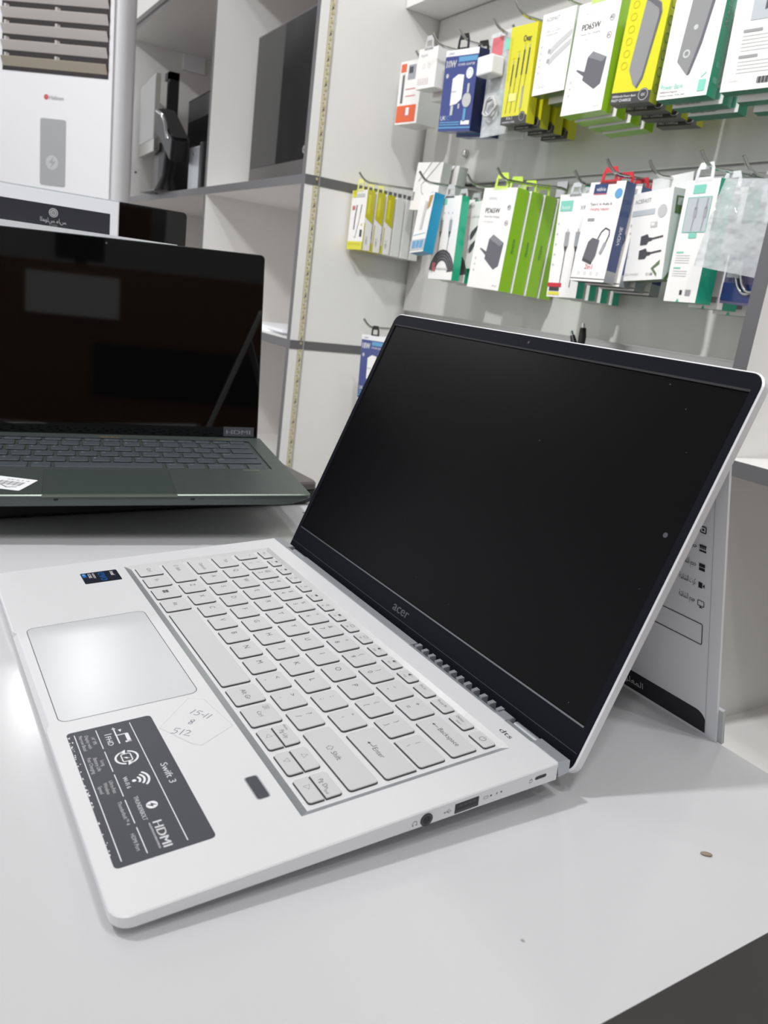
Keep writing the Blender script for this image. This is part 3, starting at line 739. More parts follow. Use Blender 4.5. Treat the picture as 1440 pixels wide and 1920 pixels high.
for i, c in enumerate('QWERTYUIOP[]'): k2(-101.9 + px * i, rows[3], -101.9 + px * i + kw, rows[3] + kh, c)
k2(120.2, rows[3], 140.3, rows[3] + kh, '\\')
k2(-140.3, rows[4], -114.5, rows[4] + kh, '`')
for i, c in enumerate('1234567890-='): k2(-111.2 + px * i, rows[4], -111.2 + px * i + kw, rows[4] + kh, c, 'gold' if c in '123567' else 'key_light')
k2(111, rows[4], 140.3, rows[4] + kh, 'Backspace', s=2.4)
for i in range(16): k2(-140.3 + 17.66 * i, 177.3, -140.3 + 17.66 * i + 14.8, 184.6, ('Esc' if i == 0 else 'F%d' % i if i < 13 else 'Prt' if i == 13 else 'Del' if i == 14 else ''), 'gold' if i in (5, 6, 7, 9) else 'key_light', 2.4)
b = lmb(); b.text('acer', -2, 190.5, 6.5, .06, 'gold', w=19); b.build('brand_logo', lp2)
b = lmb(); b.text('WIFI 6 DTS', 112, 191.5, 3.5, .06, 'gold', w=16); b.build('audio_logo', lp2)
b = lmb(); b.prism(rrect(117.5, 71.2, 132.6, 77.4, .8, 2), -.2, .05, 'green_edge'); b.build('fingerprint_reader', lp2)
b = lmb(); lb = [(-92, 18), (-75, 4), (-60.5, 44), (-84, 58)]
b.M = MM @ T(-70, 30, 0) @ Rz(-.42); b.prism(rrect(-28, -17, 12, 14, 1.5, 3), 0, .08, 'print_white')
for k in range(14): b.rect(-12 + k * 1.4, -6, -12 + k * 1.4 + (.5 if k % 3 else .9), 4, .1, 'print_dark')
b.text('SF514', -10, 7, 3.2, .1, 'print_dark', w=18); b.text('2104875', -10, -10, 2.6, .1, 'print_grey', w=16); b.line([(-14, -12), (-8, -6), (0, -12), (6, -8)], 1.0, .11, 'card_ink'); b.build('stock_label', lp2)
b = lmb()
for x_ in (-40, 62): b.box(x_ - 1.6, -.9, -4.6, x_ + 1.6, -.2, -3.4, 'black')
b.build('microphone_slot', lp2)
for (x_, y_) in ((-120, 80), (120, 80), (-120, 180), (120, 180)):
    b = lmb(); b.prism(rrect(x_ - 10, y_ - 3, x_ + 10, y_ + 3, 2, 3), -13.6, -11.0, 'rubber'); b.build('rubber_foot', lp2)
l2o = MB(MM.copy()); o_ = rrect(-h2 + 2.5, -6, h2 - 3.0, 189.6, 4.5, 6, (.4, .4, 1, 1))
l2o.loft([[(x * .995, y * .995, -4.2) for x, y in o_], [(x, y, -3.2) for x, y in o_], [(x, y, 0) for x, y in o_]], 'green_metal')
lid2 = l2o.build('lid', lp2); lid2.matrix_local = T(0, .2045, -.0005) @ Rx(1.488)
b = lm(); b.prism(rrect(-h2 + 3.4, -5, h2 - 3.9, 188.8, 3.8, 6, (.3, .3, 1, 1)), 0, .35, 'glass_black'); b.build('glass', lid2)
b = lm(); b.prism([(121.8, 1.6), (154.3, 1.6), (154.3, 11.6), (121.8, 11.6)], .35, .45, 'sticker_dark'); b.text('HDMI', 124.8, 4.0, 6.2, .47, 'print_grey', w=25.5); b.text('HDMI', 125.1, 4.0, 6.2, .47, 'print_grey', w=25.5); b.build('port_sticker', lid2)
b = lm(); b.poly(circle(4.5, 184.6, 1.1, 14), .37, 'sticker_dark'); b.build('webcam', lid2)

# closed laptop underneath
M3 = T(-.1465, .155, 0) @ Rz(math.radians(93.2))      # x along its width (world +y), y back (world -x)
lp3 = empty('laptop', M=M3); tag(lp3, 'closed charcoal laptop lying flat under the green laptop', 'laptop')
b = lmb(); o_ = rrect(-165, 0, 160, 232, 8, 5); b.loft([[(x * .97, 4 + y * .96, 1.5) for x, y in o_], [(x, y, 5) for x, y in o_], [(x, y, 15.5) for x, y in o_]], 'black'); b.build('base', lp3)
b = lmb(); b.loft([[(x, y, 17.0) for x, y in o_], [(x, y, 22.5) for x, y in o_], [(x * .99, 2 + y * .985, 24.5) for x, y in o_]], 'charcoal'); b.prism(rrect(-160, 4, 155, 228, 8, 5), 15.5, 17.0, 'rubber'); b.build('lid', lp3)
for (x_, y_) in ((-140, 16), (140, 16), (-140, 214), (140, 214)):
    b = lmb(); b.prism(circle(x_, y_, 7, 14), 0, 1.6, 'rubber'); b.build('rubber_foot', lp3)

# card behind the silver laptop: leans back against nothing but its own stand
AR = lambda s: s
cx1 = .3160
Mc = T(cx1, .3300, .0) @ Rx(math.radians(90 + 17.5))   # x right, y up the sheet, z towards the viewer (-y)
# front face looks to -y: build with x mirrored so that it reads from the viewer's side
card = empty('information_card', M=Mc); tag(card, 'white information card with dark lower band leaning on the silver laptop lid from behind', 'card')
def cm(): return MB(Matrix.Identity(4))
b = cm(); b.box(-.215, .0, -.0016, .0, .1765, 0, 'paper'); b.build('sheet', card)
b = cm(); b.box(-.2165, -.0008, -.0040, .0025, .022, -.0018, 'acrylic'); b.build('stand', card)
b = cm(); z = .0003
b.prism(rrect(-.208, .0022, -.0072, .0158, .0065, 5, (0, 0, 1, 1)), 0, z, 'card_ink')
b.line(rrect(-.195, .0602, -.0114, .0732, .0008, 2), .0005, z, 'card_ink', True)
# Arabic lines in presentation forms, laid out from left to right
words = ['\uFE94\uFEB7\uFE8E\uFEB8\uFEDF\uFE8D \uFEE2\uFEA0\uFEA3', '\uFE94\uFEB7\uFE8E\uFEB8\uFEDF\uFE8D \uFE95\uFEAE\uFEDB', '\uFEE6\uFEF3\uFEB0\uFEA8\uFE98\uFEDF\uFE8D \uFEE2\uFEA0\uFEA3', '\uFEE1\uFE8D\uFEAE\uFEDF\uFE8D \uFEE2\uFEA0\uFEA3', '\uFE9E\uFEDF\uFE8E\uFECC\uFEE4\uFEDF\uFE8D']
for k, t in enumerate(words):
    yc = .0862 + .0109 * k; y_ = yc - .002; xi = -.0148
    b.text(t, -.0166, yc - .0011, .0050, z, 'card_ink', 'r', w=.0105)
    if k == 0: b.line(rrect(xi, y_, xi + .0038, y_ + .0032, .0003, 2), .0004, z, 'card_ink', True); b.line([(xi + .0009, y_ - .0010), (xi + .0029, y_ - .0010)], .0005, z, 'card_ink'); b.rect(xi + .0016, y_ - .001, xi + .0022, y_, z, 'card_ink')
    elif k == 1: b.rect(xi, y_, xi + .0024, y_ + .0034, z, 'card_ink'); b.poly([(xi + .0026, y_ + .0017), (xi + .0038, y_ + .0004), (xi + .0038, y_ + .0030)], z, 'card_ink')
    elif k == 2: b.rect(xi, y_ + .0018, xi + .0036, y_ + .0038, z, 'card_ink'); b.rect(xi, y_ - .0004, xi + .0036, y_ + .0013, z, 'card_ink')
    elif k == 3:
        for j in range(4): b.rect(xi + .001 * j, y_ + .0016, xi + .0007 + .001 * j, y_ + .0038, z, 'card_ink')
        b.rect(xi - .0002, y_ + .0030, xi + .0040, y_ + .0038, z, 'card_ink'); b.rect(xi - .0002, y_ - .0002, xi + .0040, y_ + .0009, z, 'card_ink')
    else: b.line(rrect(xi, y_, xi + .0034, y_ + .0034, .0005, 2), .0006, z, 'card_ink', True); b.rect(xi + .0011, y_ + .0011, xi + .0023, y_ + .0023, z, 'card_ink')
b.text('\uFE94\uFEF4\uFEE8\uFED8\uFE98\uFEDF\uFE8D \uFE95\uFE8E\uFEE3\uFEEE\uFEE0\uFECC\uFEE4\uFEDF\uFE8D', -.0516, .0068, .0062, z + .0002, 'print_white', 'r')
b.line([(-.0070, .0022), (-.0068, .175)], .0003, z, 'print_light')
b.build('print', card)

# sign behind the green laptop (faces +x)
Fx = Matrix(((0, 0, 1, 0), (1, 0, 0, 0), (0, 1, 0, 0), (0, 0, 0, 1)))   # local x -> +y, local y -> +z, local z -> +x
sg = empty('information_card', M=T(-.405, .1640, 0) @ Fx); tag(sg, 'white card with dark band and round white logo behind the green laptop', 'card')
b = cm(); b.box(-.215, .002, -.0015, 0, .2775, 0, 'paper'); b.build('sheet', sg)
b = cm(); b.box(-.217, .0, -.006, .0018, .279, -.0032, 'acrylic'); b.box(-.217, .0, -.07, .0018, .0018, -.0062, 'acrylic'); b.build('stand', sg)
b = cm(); b.prism(rrect(-.1185, .2370, -.0085, .2640, .004, 4, (1, 1, 0, 0)), 0, .0002, 'band')
b.poly(circle(-.0665, .2560, .0046, 24), .0004, 'print_light'); b.line(circle(-.0665, .2560, .0034, 20), .0006, .0005, 'band', True)
for k in (-1, 0, 1): b.line([(-.0685, .2560 + k * .0012), (-.0645, .2560 + k * .0012)], .0005, .0005, 'band')
b.text('\uFE8D\uFEDF\uFEE4\uFEEE\uFE8D\uFEB2 \uFEE3\uFE8E\uFEB2', -.0665, .2462, .0062, .0004, 'print_light', 'c', w=.026); b.text('STORE', -.0665, .2425, .0026, .0004, 'print_grey', 'c', w=.008); b.build('print', sg)
# low white card between them
b = MB(T(-.345, .2130, 0) @ Fx); b.box(-.22, .0250, -.002, 0, .2405, 0, 'paper')
tag(b.build('plain_card'), 'plain white card edge showing just above the green laptop screen', 'card')
# black laptop behind
M4 = T(-.62, .155, .0) @ Rz(math.radians(90))
lp4 = empty('laptop', M=M4); tag(lp4, 'open black laptop whose screen top shows beside the white card', 'laptop')
b = lmb(); b.loft([[(x, y, 0) for x, y in rrect(-155, -60, 155, 0, 5, 4)], [(x, y, 14) for x, y in rrect(-157, -62, 157, 0, 5, 4)]], 'black'); b.build('chassis', lp4)
b = MB(); b.prism([(x / 1000, y / 1000) for x, y in rrect(-155, 0, 153.5, 278, 6, 6, (.5, .5, 1, 1))], -.005, 0, 'black'); l4 = b.build('lid', lp4); l4.matrix_local = T(0, 0, .0145) @ Rx(math.radians(90))
b = MB(); b.prism([(x / 1000, y / 1000) for x, y in rrect(-153.5, 3, 152, 276.5, 5, 6, (.5, .5, 1, 1))], 0, .0005, 'glass_black'); b.build('glass', l4)

# ------------------------------------------------------------------ air conditioner
Mac = T(-1.9952 + .004, .5298 + .004, FLOOR) @ Rz(math.atan2(.745, .67))    # local x = rightwards, y = backwards, origin at the front right edge
ac = empty('air_conditioner', M=Mac); tag(ac, 'tall white floor standing air conditioner with louvred grille, at the left', 'air conditioner')
Z = lambda z: z - FLOOR
b = MB(); q_ = [(-.04, .0), (-.025, .003), (-.012, .012), (-.003, .03), (0, .055), (-.006, .08), (-.12, .27)]
o_ = q_ + [(-.43 - x, y) for x, y in q_[::-1]]; o_ = [(-.43 - x, y) for x, y in q_][::-1][:0] + [(x, y) for x, y in o_]
b.loft([[(x, y, 0) for x, y in o_], [(x, y, Z(1.10)) for x, y in o_]], 'ac_white', smooth=True)
# grille recess frame plus front panel seams
b.build('body', ac)
b = MB(); b.box(-.395, -.006, Z(-.6), -.028, .002, Z(1.06), 'ac_white'); b.build('front_cover', ac)
b = MB(); b.box(-.372, -.0075, Z(.704), -.040, -.0062, Z(1.04), 'ac_dark')
b.build('grille', ac) ; gr = ac.children[-1]
gz0 = .712
for k in range(8):
    z0 = Z(gz0 + .0415 * k); b = MB()
    b.loft([[(-.370, -.0078, z0 + .004), (-.370, -.0085, z0 + .003), (-.370, -.020, z0 + .026), (-.370, -.0185, z0 + .0275)], [(-.042, -.0078, z0 + .004), (-.042, -.0085, z0 + .003), (-.042, -.020, z0 + .026), (-.042, -.0185, z0 + .0275)]], 'ac_slat' if k else 'ac_slat_dust')
    b.build('louvre', ac)
for xv in (-.357, -.198):
    for k in range(7):
        b = MB(); zz = Z(gz0 + .0415 * k + .030); b.M = T(xv, -.0125, zz); b.prism(rrect(-.005, -.0045, .005, .0045, .004, 4), -.007, .006, 'ac_slat'); b.M = T(xv + .006, -.010, zz - .006); b.box(-.003, -.002, -.002, .003, .002, .011, 'ac_slat')
        b.build('louvre_link', ac)
b = MB(Rx(math.pi / 2)); b.prism(rrect(-.250, Z(.404), -.169, Z(.586), .006, 4), .0062, .0075, 'ac_display'); b.poly(circle(-.211, Z(.468), .020, 24), .0077, 'print_light'); b.poly([(-.204, Z(.486)), (-.222, Z(.466)), (-.210, Z(.466)), (-.217, Z(.450)), (-.199, Z(.471)), (-.210, Z(.471))], .0079, 'ac_display'); b.build('display_panel', ac)
b = MB(Rx(math.pi / 2)); b.poly(circle(-.2325, Z(.643), .0075, 20), .0064, 'pink_print'); b.line(circle(-.2325, Z(.643), .0045, 14), .002, .0066, 'red_logo', True); b.text('Halisen', -.223, Z(.6375), .0155, .0066, 'print_light', w=.045); b.text('Halisen', -.2225, Z(.6375), .0155, .0067, 'print_grey', w=.045); b.build('brand_logo', ac)

# ------------------------------------------------------------------ things in the cubbies
SH = .4555
mo = empty('monitor', (-1.51, .84, SH)); tag(mo, 'large black touch monitor with grey frame standing in the middle cubby', 'monitor')
b = MB(T(0, 0, 0) @ Rz(math.radians(-2))); b.box(-.275, .002, .018, .275, .030, .405, 'grey_edge'); b.build('frame', mo)
b = MB(Rz(math.radians(-2))); b.box(-.270, 0, .062, .270, .0019, .400, 'glass_black'); b.build('screen', mo)
b = MB(Rz(math.radians(-2))); b.box(-.268, -.001, .020, .268, .0018, .0605, 'charcoal'); b.build('speaker_bar', mo)
b = MB(Rz(math.radians(-2)) @ Rx(math.pi / 2)); b.poly(circle(.12, .083, .009, 18), .0012, 'print_grey'); b.text('hp', .1155, .0795, .011, .0014, 'black'); b.build('brand_logo', mo)
b = MB(Rz(math.radians(-2))); b.box(-.15, -.03, 0, .15, .12, .006, 'charcoal'); b.box(-.04, .0301, .004, .04, .045, .2, 'charcoal'); b.build('stand', mo)
# socket plate on the side wall
b = MB(T(-2.867, 1.01, 1.012)); b.box(0, -.045, -.045, .010, .045, .045, 'ac_white')
tag(b.build('socket_plate', bevel=.002), 'white square socket plate on the inner wall of the left cubby', 'socket')
# silver point of sale screen
ps = empty('customer_display', (-2.55, .85, SH)); tag(ps, 'silver flat customer display on a black arm in the left cubby', 'display')
b = MB(); b.M = T(-.150, -.05, .285) @ Rz(math.radians(-4)); b.box(-.145, -.008, -.128, .145, .008, .128, 'alu'); b.box(-.140, -.0095, -.085, .140, -.0081, .120, 'print_light'); b.build('panel', ps)
b = MB(); b.box(-.037, -.02, .17, -.009, .015, .43, 'black'); b.box(-.07, -.02, .405, -.009, .015, .43, 'black'); b.M = T(.005, 0, .155) @ Ry(.6); b.box(-.03, -.02, -.03, .02, .02, .06, 'black'); b.build('arm', ps)
b = MB(); b.box(-.02, -.045, 0, .11, .07, .19, 'black'); b.build('base', ps, bevel=.004)
b = MB(); b.box(-.11, -.035, 0, -.022, .05, .17, 'charcoal'); b.build('side_box', ps, bevel=.003)
# scanner
sn = empty('barcode_scanner', (-2.325, .785, SH)); tag(sn, 'black barcode scanner with shiny rim on its stand in left cubby', 'scanner')
b = MB(); b.tube([(-.06, .0, .0), (-.05, 0, .06), (-.03, .0, .10), (-.02, 0, .145)], [.045, .022, .024, .022], 'black', 12); b.build('stand', sn)
b = MB(); b.M = T(.02, -.01, .185) @ Ry(.55) @ Rx(.1); b.prism(rrect(-.11, -.03, .115, .03, .015, 5), -.034, .034, 'black'); b.prism(rrect(-.10, -.025, .10, .025, .012, 5), .034, .040, 'port_dark'); b.build('head', sn, bevel=.003)
b = MB(); b.M = T(.02, -.01, .195) @ Ry(.55); b.tube([(-.09, -.036, .02), (-.02, -.038, .04), (.03, -.038, .036), (.06, -.03, .0)], .006, 'chrome', 8); b.build('rim', sn)
b = MB(); b.box(-.13, -.07, 0, .05, .03, .006, 'charcoal'); b.build('foot', sn)
# upright silver unit
uu = empty('mini_computer', (-2.09, .86, SH)); tag(uu, 'small upright silver box with black side, right end of left cubby', 'computer')
b = MB(); b.box(-.105, -.06, 0, .005, .06, .142, 'charcoal', {'y-': 'silver_hinge'}); b.build('case', uu, bevel=.004)
b = MB(); b.box(.0052, -.062, 0, .035, .062, .15, 'black'); b.build('cover', uu, bevel=.003)
b = MB(); b.M = T(-.05, -.0605, .12) @ Rx(math.pi / 2); b.prism(circle(0, 0, .005, 12), 0, .002, 'chrome'); b.build('button', uu)
# black monitor behind
bm_ = empty('monitor', (-2.565, 1.0, SH)); tag(bm_, 'small dark grey monitor half hidden behind the black scanner', 'monitor')
b = MB(); b.M = T(0, -.03, 0) @ Rz(math.radians(-3)); b.box(-.25, 0, .185, .20, .02, .395, 'black', {'y-': 'bezel_black'}); b.box(-.245, -.0012, .315, .195, -.0002, .390, 'sticker_dark'); b.build('panel', bm_)
b = MB(); b.box(-.10, -.04, 0, .10, .09, .01, 'black'); b.box(-.02, .0, .0, .02, .03, .25, 'black'); b.build('stand', bm_)
# papers on the shelf
for k, (x, y, a, zz) in enumerate(((-1.42, .90, .15, .0885), (-1.44, .90, -.1, .0955))):
    b = MB(); b.box(-.15, -.105, 0, .15, .105, .0068, 'paper'); o = b.build('booklet'); o.location = (x, y, zz); o.rotation_euler = (0, 0, a)
    tag(o, ('lower white booklet lying on the low shelf beside the side panel', 'upper white booklet lying on top of another on the low shelf')[k], 'booklet')

# ------------------------------------------------------------------ hooks and hanging goods
hook_n = {}
def hook(x, yb, z, zw=None, label='', tipdx=-.004, drop=.0):
    """rod from the slat wall to a bend at yb, tip turned up"""
    o = empty('display_hook', (x, YW, z)); tag(o, label, 'hook')
    b = MB(); L = yb - YW
    b.tube([(0, -.002, .010), (0, L * .5, .004), (0, L + .008, 0), (tipdx * .3, L - .002, .003), (tipdx, L - .009, .009), (tipdx * 1.6, L - .016, .018)], .0026, 'chrome', 8)
    b.build('rod', o)
    b = MB(); b.box(-.014, -.0032, -.006, .014, -.0014, .022, 'chrome'); b.build('backplate', o)
    return o
def orient(x, y, z, yaw=0, pitch=0, roll=0): return T(x, y, z) @ Rz(yaw) @ Ry(roll) @ Rx(pitch)
class Front:
    """drawing on the front of a box in fractions: u from the left, v from the top"""
    def __init__(s, b, w, h, z=.0004): s.b = b; s.w = w; s.h = h; s.z = z
    def p(s, u, v): return (-s.w / 2 + u * s.w, -v * s.h)
    def rect(s, u0, v0, u1, v1, m, l=0): s.b.poly([s.p(u0, v1), s.p(u1, v1), s.p(u1, v0), s.p(u0, v0)], s.z + l * .0002, m)
    def poly(s, pts, m, l=0): s.b.poly([s.p(*q) for q in pts][::-1], s.z + l * .0002, m)
    def line(s, pts, wd, m, l=0, closed=False): s.b.line([s.p(*q) for q in pts], wd, s.z + l * .0002, m, closed)
    def text(s, t, u, v, w, m, l=0, h=None, rot=0, align='l'):
        x, y = s.p(u, v); _, _, wd, _, _ = text_mesh(t); size = h if h else w * s.w / wd
        s.b.text(t, x, y, size, s.z + l * .0002, m, align, rot, w=w * s.w)
    def ell(s, u, v, r, m, l=0, ring=None):
        x, y = s.p(u, v)
        if ring: s.b.line(circle(x, y, r, 20), ring, s.z + l * .0002, m, True)
        else: s.b.poly(circle(x, y, r, 20), s.z + l * .0002, m)
def carton(name, label, cat, group, pos, w, h, d, front, mats, tab=None, ori=(0, 0, 0), side_art=None):
    """front face's top centre at pos; mats = front, right side, bottom, top/left, back"""
    M = orient(*pos, *ori)
    o = empty(name, M=M); tag(o, label, cat, group)
    b = MB(); b.box(-w / 2, 0, -h, w / 2, d, 0, mats[3], {'y-': mats[0], 'x+': mats[1], 'z-': mats[2], 'y+': mats[0]})
    b.M = Rx(math.pi / 2); front(Front(b, w, h))
    if side_art:
        b.M = T(w / 2, 0, 0) @ Fx; side_art(b, d, h)
    b.build('carton', o)
    if tab:
        m, tw, th, back = tab
        b = MB(Rx(math.pi / 2)); y0 = -d + .001 if back else -.0012
        b.M = T(0, d - .001 if back else .001, 0) @ Rx(math.pi / 2)
        t = .0010
        for q in ([(-tw / 2, -.004), (-tw / 2 + .006, -.004), (-tw / 2 + .007, th * .62), (-tw / 2 + .002, th * .62)], [(tw / 2 - .006, -.004), (tw / 2, -.004), (tw / 2 - .002, th * .62), (tw / 2 - .007, th * .62)]): b.prism(q, 0, t, m)
        b.prism([(-tw / 2 + .002, th * .6), (tw / 2 - .002, th * .6), (tw / 2 - .006, th), (-tw / 2 + .006, th)], 0, t, m)
        b.prism([(-tw / 2 + .0055, -.004), (tw / 2 - .0055, -.004), (tw / 2 - .0055, .003), (-tw / 2 + .0055, .003)], 0, t, m)
        b.build('hang_tab', o)
    return o
def behind(o, n, step, labels, dz=.0, dx=.0, dyaw=0.0):
    for k in range(1, n + 1):
        c = copy_tree(o); c.matrix_world = T(dx * k, step * k, dz * k) @ o.matrix_world @ Rz(dyaw * k)
        c['label'] = labels[k - 1]
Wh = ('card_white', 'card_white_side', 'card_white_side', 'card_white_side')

# ---- upper row
def f_orange(F):
    F.rect(.04, .04, .28, .17, 'orange'); F.rect(.12, .2, .26, .66, 'print_light'); F.rect(.16, .22, .23, .66, 'cable_dark', 1); F.rect(.02, .70, .90, .97, 'orange')
    F.ell(.5, .82, .010, 'pink_print', 1); F.rect(.46, .74, .60, .86, 'card_white', 2); F.rect(.38, .07, .72, .30, 'cable_grey'); F.rect(.42, .1, .60, .2, 'sticker_dark', 1)
    F.rect(.34, .44, .8, .455, 'pink_print'); F.rect(.36, .55, .8, .565, 'pink_print')
carton('charger_box', 'white and orange charger box nearest the side panel, upper row', 'charger box', None, (-1.0833, .930, .7129), .0814, .1267, .060, f_orange, Wh, None, (.064, .027, .03))
def f_plain(F):
    F.text('MagSafe', .12, .2, .38, 'print_light'); F.ell(.35, .45, .004, 'print_light', 0, .0008); F.ell(.62, .45, .004, 'print_light', 0, .0008)
    for k in range(5): F.rect(.08 + k * .12, .74, .17 + k * .12, .90, 'beige_back')
o = carton('adapter_box', 'front small plain white adapter box with faint barcode, upper row', 'adapter box', 'small white adapter boxes, upper row', (-.952, .885, .7034), .0653, .0732, .034, f_plain, Wh, ('print_light', .03, .022, False), (.038, .034, .029))
behind(o, 2, .040, ['second small white adapter box, hanging behind the front one', 'rearmost small white adapter box on the same hook'], -.014, .004)
def f_blue(F):
    F.rect(0, 0, 1, .075, 'print_white'); F.text('LDNIO', .1, .055, .16, 'blue_deep', 1); F.rect(.42, .09, .98, .15, 'sky_print'); F.text('18W', .05, .21, .30, 'print_white', 1, h=.018); F.text('18W', .06, .21, .30, 'print_white', 1, h=.018); F.text('POWER ADAPTER', .42, .20, .5, 'print_white', 1)
    F.ell(.80, .295, .0098, 'print_white', 1); F.ell(.80, .295, .006, 'sky_print', 2, .0006)
    F.ell(.12, .31, .004, 'print_light', 1)
    F.poly([(.30, .35), (.46, .30), (.64, .31), (.64, .60), (.50, .66), (.30, .68)], 'card_white', 1); F.rect(.33, .68, .41, .80, 'print_light', 1); F.rect(.55, .66, .60, .72, 'print_light', 1)
    F.rect(.30, .50, .46, .52, 'print_light', 2)
    F.ell(.80, .62, .0125, 'print_light', 1); F.rect(.74, .72, .82, .88, 'sky_print', 1); F.rect(.78, .42, .84, .54, 'print_light', 1)
    F.text('UK', .05, .86, .16, 'print_white', 1); F.text('IC?', .22, .86, .14, 'sky_print', 1)
    F.rect(.04, .88, .66, .895, 'sky_print', 1); F.rect(.04, .91, .66, .925, 'sky_print', 1); F.rect(.7, .87, .96, .92, 'print_white', 1); F.rect(.0, .945, 1, .965, 'sky_print', 1)
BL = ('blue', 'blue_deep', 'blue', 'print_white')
o = carton('charger_box', 'front dark blue 18W charger box with white plug picture, upper row', 'charger box', 'dark blue charger boxes, upper row', (-.8396, .890, .6837), .0933, .1419, .030, f_blue, BL, ('black', .034, .026, False), (.114, .072, .054))
behind(o, 1, .038, ['second dark blue charger box, almost hidden behind the 18W one'], -.004, .012)
# clear blister bags with a charger cube and a coiled cable
bg = empty('blister_pack', M=orient(-.735, .905, .700, .04, .02, -.03)); tag(bg, 'clear bag with white charger cube and coiled cable beside yellow box', 'blister pack', None)
b = MB(); b.box(-.036, -.002, -.175, .036, .0, 0, 'clear_bag'); b.build('bag', bg)
b = MB(); b.box(-.030, -.034, -.078, .012, -.004, -.046, 'ac_white'); b.build('charger', bg, bevel=.003)
b = MB(); b.tube([(-.005 + (.018 - .0012 * (k % 5)) * math.cos(k * .5), -.012 + .003 * math.sin(k * .23), -.128 + (.018 - .0012 * (k % 5)) * math.sin(k * .5)) for k in range(64)], .0019, 'print_light', 6); b.build('cable', bg)
b = MB(Rx(math.pi / 2)); b.rect(-.032, -.170, .034, -.006, -.0035, 'print_light'); b.rect(-.030, -.040, .0, -.008, .0021, 'pink_print'); b.rect(.006, -.034, .028, -.016, .0021, 'teal_light'); b.rect(.004, -.150, .034, -.100, -.0015, 'teal_light'); b.build('insert_card', bg)
bg2 = empty('blister_pack', M=orient(-.720, .945, .695, .02, 0, .02)); tag(bg2, 'rear clear bag with printed card behind the charger cube bag', 'blister pack', None)
b = MB(); b.box(-.036, -.001, -.17, .036, .001, 0, 'clear_bag'); b.build('bag', bg2)
b = MB(Rx(math.pi / 2)); b.rect(-.030, -.155, .028, -.02, .0012, 'print_light'); b.rect(-.026, -.12, .02, -.07, .0014, 'beige_back'); b.build('insert_card', bg2)
def f_yel(F):
    F.text('Ovar', .52, .17, .30, 'print_dark', 0, h=.014); F.text('Ovar', .53, .17, .30, 'print_dark', 0, h=.014)
    for (u, v0, v1, wd) in ((.24, .38, .60, .0030), (.42, .32, .52, .0034), (.62, .25, .50, .0034), (.80, .24, .50, .0034)):
        F.line([(u, v0), (u - .03, v1)], wd, 'cable_dark'); F.line([(u, v0 - .04), (u, v0)], .0018, 'cable_grey'); F.line([(u - .03, v1), (u - .10, .88)], .0011, 'cable_dark')
        F.line([(u - .06, v0 - .06), (u + .05, v0 - .06)], .001, 'yellow_deep')
    F.line([(.72, .62), (.72, .84)], .0036, 'cable_grey', 1); F.rect(.2, .68, .5, .76, 'yellow_tab', 1)
    F.rect(0, .915, 1, 1, 'black_band', 1); F.text('4 in 1', .22, .95, .22, 'print_white', 2); F.text('CHARGING CABLE', .06, .985, .5, 'print_white', 2); F.ell(.82, .93, .0085, 'black_band', 2); F.ell(.82, .93, .0065, 'print_light', 3, .0006)
    for k in range(9): F.ell(.07, .12 + .05 * k, .0025, 'yellow_deep', 0, .0005)
o = carton('cable_box', 'front yellow four lead charging cable box, upper row', 'cable box', 'yellow charging cable boxes', (-.6567, .885, .6894), .0654, .1544, .0195, f_yel, ('yellow', 'yellow', 'black_band', 'yellow'), None, (.052, .061, .019))
behind(o, 3, .030, ['second yellow cable box in the upper row', 'third yellow cable box in the upper row', 'rearmost yellow cable box in the upper row'], -.003, .004)
def f_white1(F):
    F.text('ACEFAST', .12, .10, .42, 'print_grey'); F.text('USB-C to USB-C', .14, .24, .5, 'print_light'); F.text('charging cable', .14, .28, .4, 'print_light')
    for v in (.40, .52):
        F.poly([(.35, v + .07), (.50, v), (.98, v - .14), (.98, v - .07), (.55, v + .07), (.40, v + .13)], 'print_light'); F.rect(.32, v + .05, .40, v + .10, 'cable_grey', 1)
    for k in range(5): F.ell(.10, .40 + .08 * k, .002, 'print_light')
    F.text('C6-03', .12, .92, .25, 'print_light')
o = carton('cable_box', 'front white cable box with faint grey plugs and green base, upper row', 'cable box', 'white cable boxes with green base, upper row', (-.5784, .890, .6968), .075, .1233, .022, f_white1, ('card_white', 'card_white_side', 'olive', 'card_white_side'), None, (.037, .0, -.016))
behind(o, 2, .034, ['second white cable box with green base, upper row', 'rearmost white cable box with green base, upper row'], -.006, .006)
def f_pd(F):
    F.text('WIWU', .20, .12, .26, 'print_light', 0, h=.008); F.text('PD65W', .16, .245, .44, 'print_dark', 0, h=.0125); F.text('PD65W', .165, .245, .44, 'print_dark', 0, h=.0125); F.text('Power Fast Charging', .16, .29, .46, 'print_grey', 0); F.text('A+C dual port', .16, .34, .30, 'print_light', 0)
    F.ell(.86, .19, .0042, 'print_grey', 0, .0012); F.ell(.86, .34, .0042, 'print_grey', 0, .0012); F.text('45', .82, .20, .07, 'print_dark', 1); F.text('3A', .82, .35, .07, 'print_dark', 1)
    F.poly([(.44, .50), (.55, .455), (.90, .53), (.86, .76), (.72, .80), (.40, .70)], 'charger_grey'); F.poly([(.44, .50), (.55, .455), (.90, .53), (.80, .565)], 'charger_top', 1)
    F.poly([(.20, .60), (.24, .595), (.43, .63), (.41, .665)], 'charger_grey', 1)
    for k in range(3): F.ell(.12, .70 + .06 * k, .0022, 'print_light')
    F.text('WP-U01', .78, .965, .14, 'print_grey')
def s_pd(b, d, h): b.text('PD65W', d * .62, -h * .62, .008, .0004, 'teal_deep', 'l', math.pi / 2)
GB = ('card_white', 'lime', 'lime', 'lime')
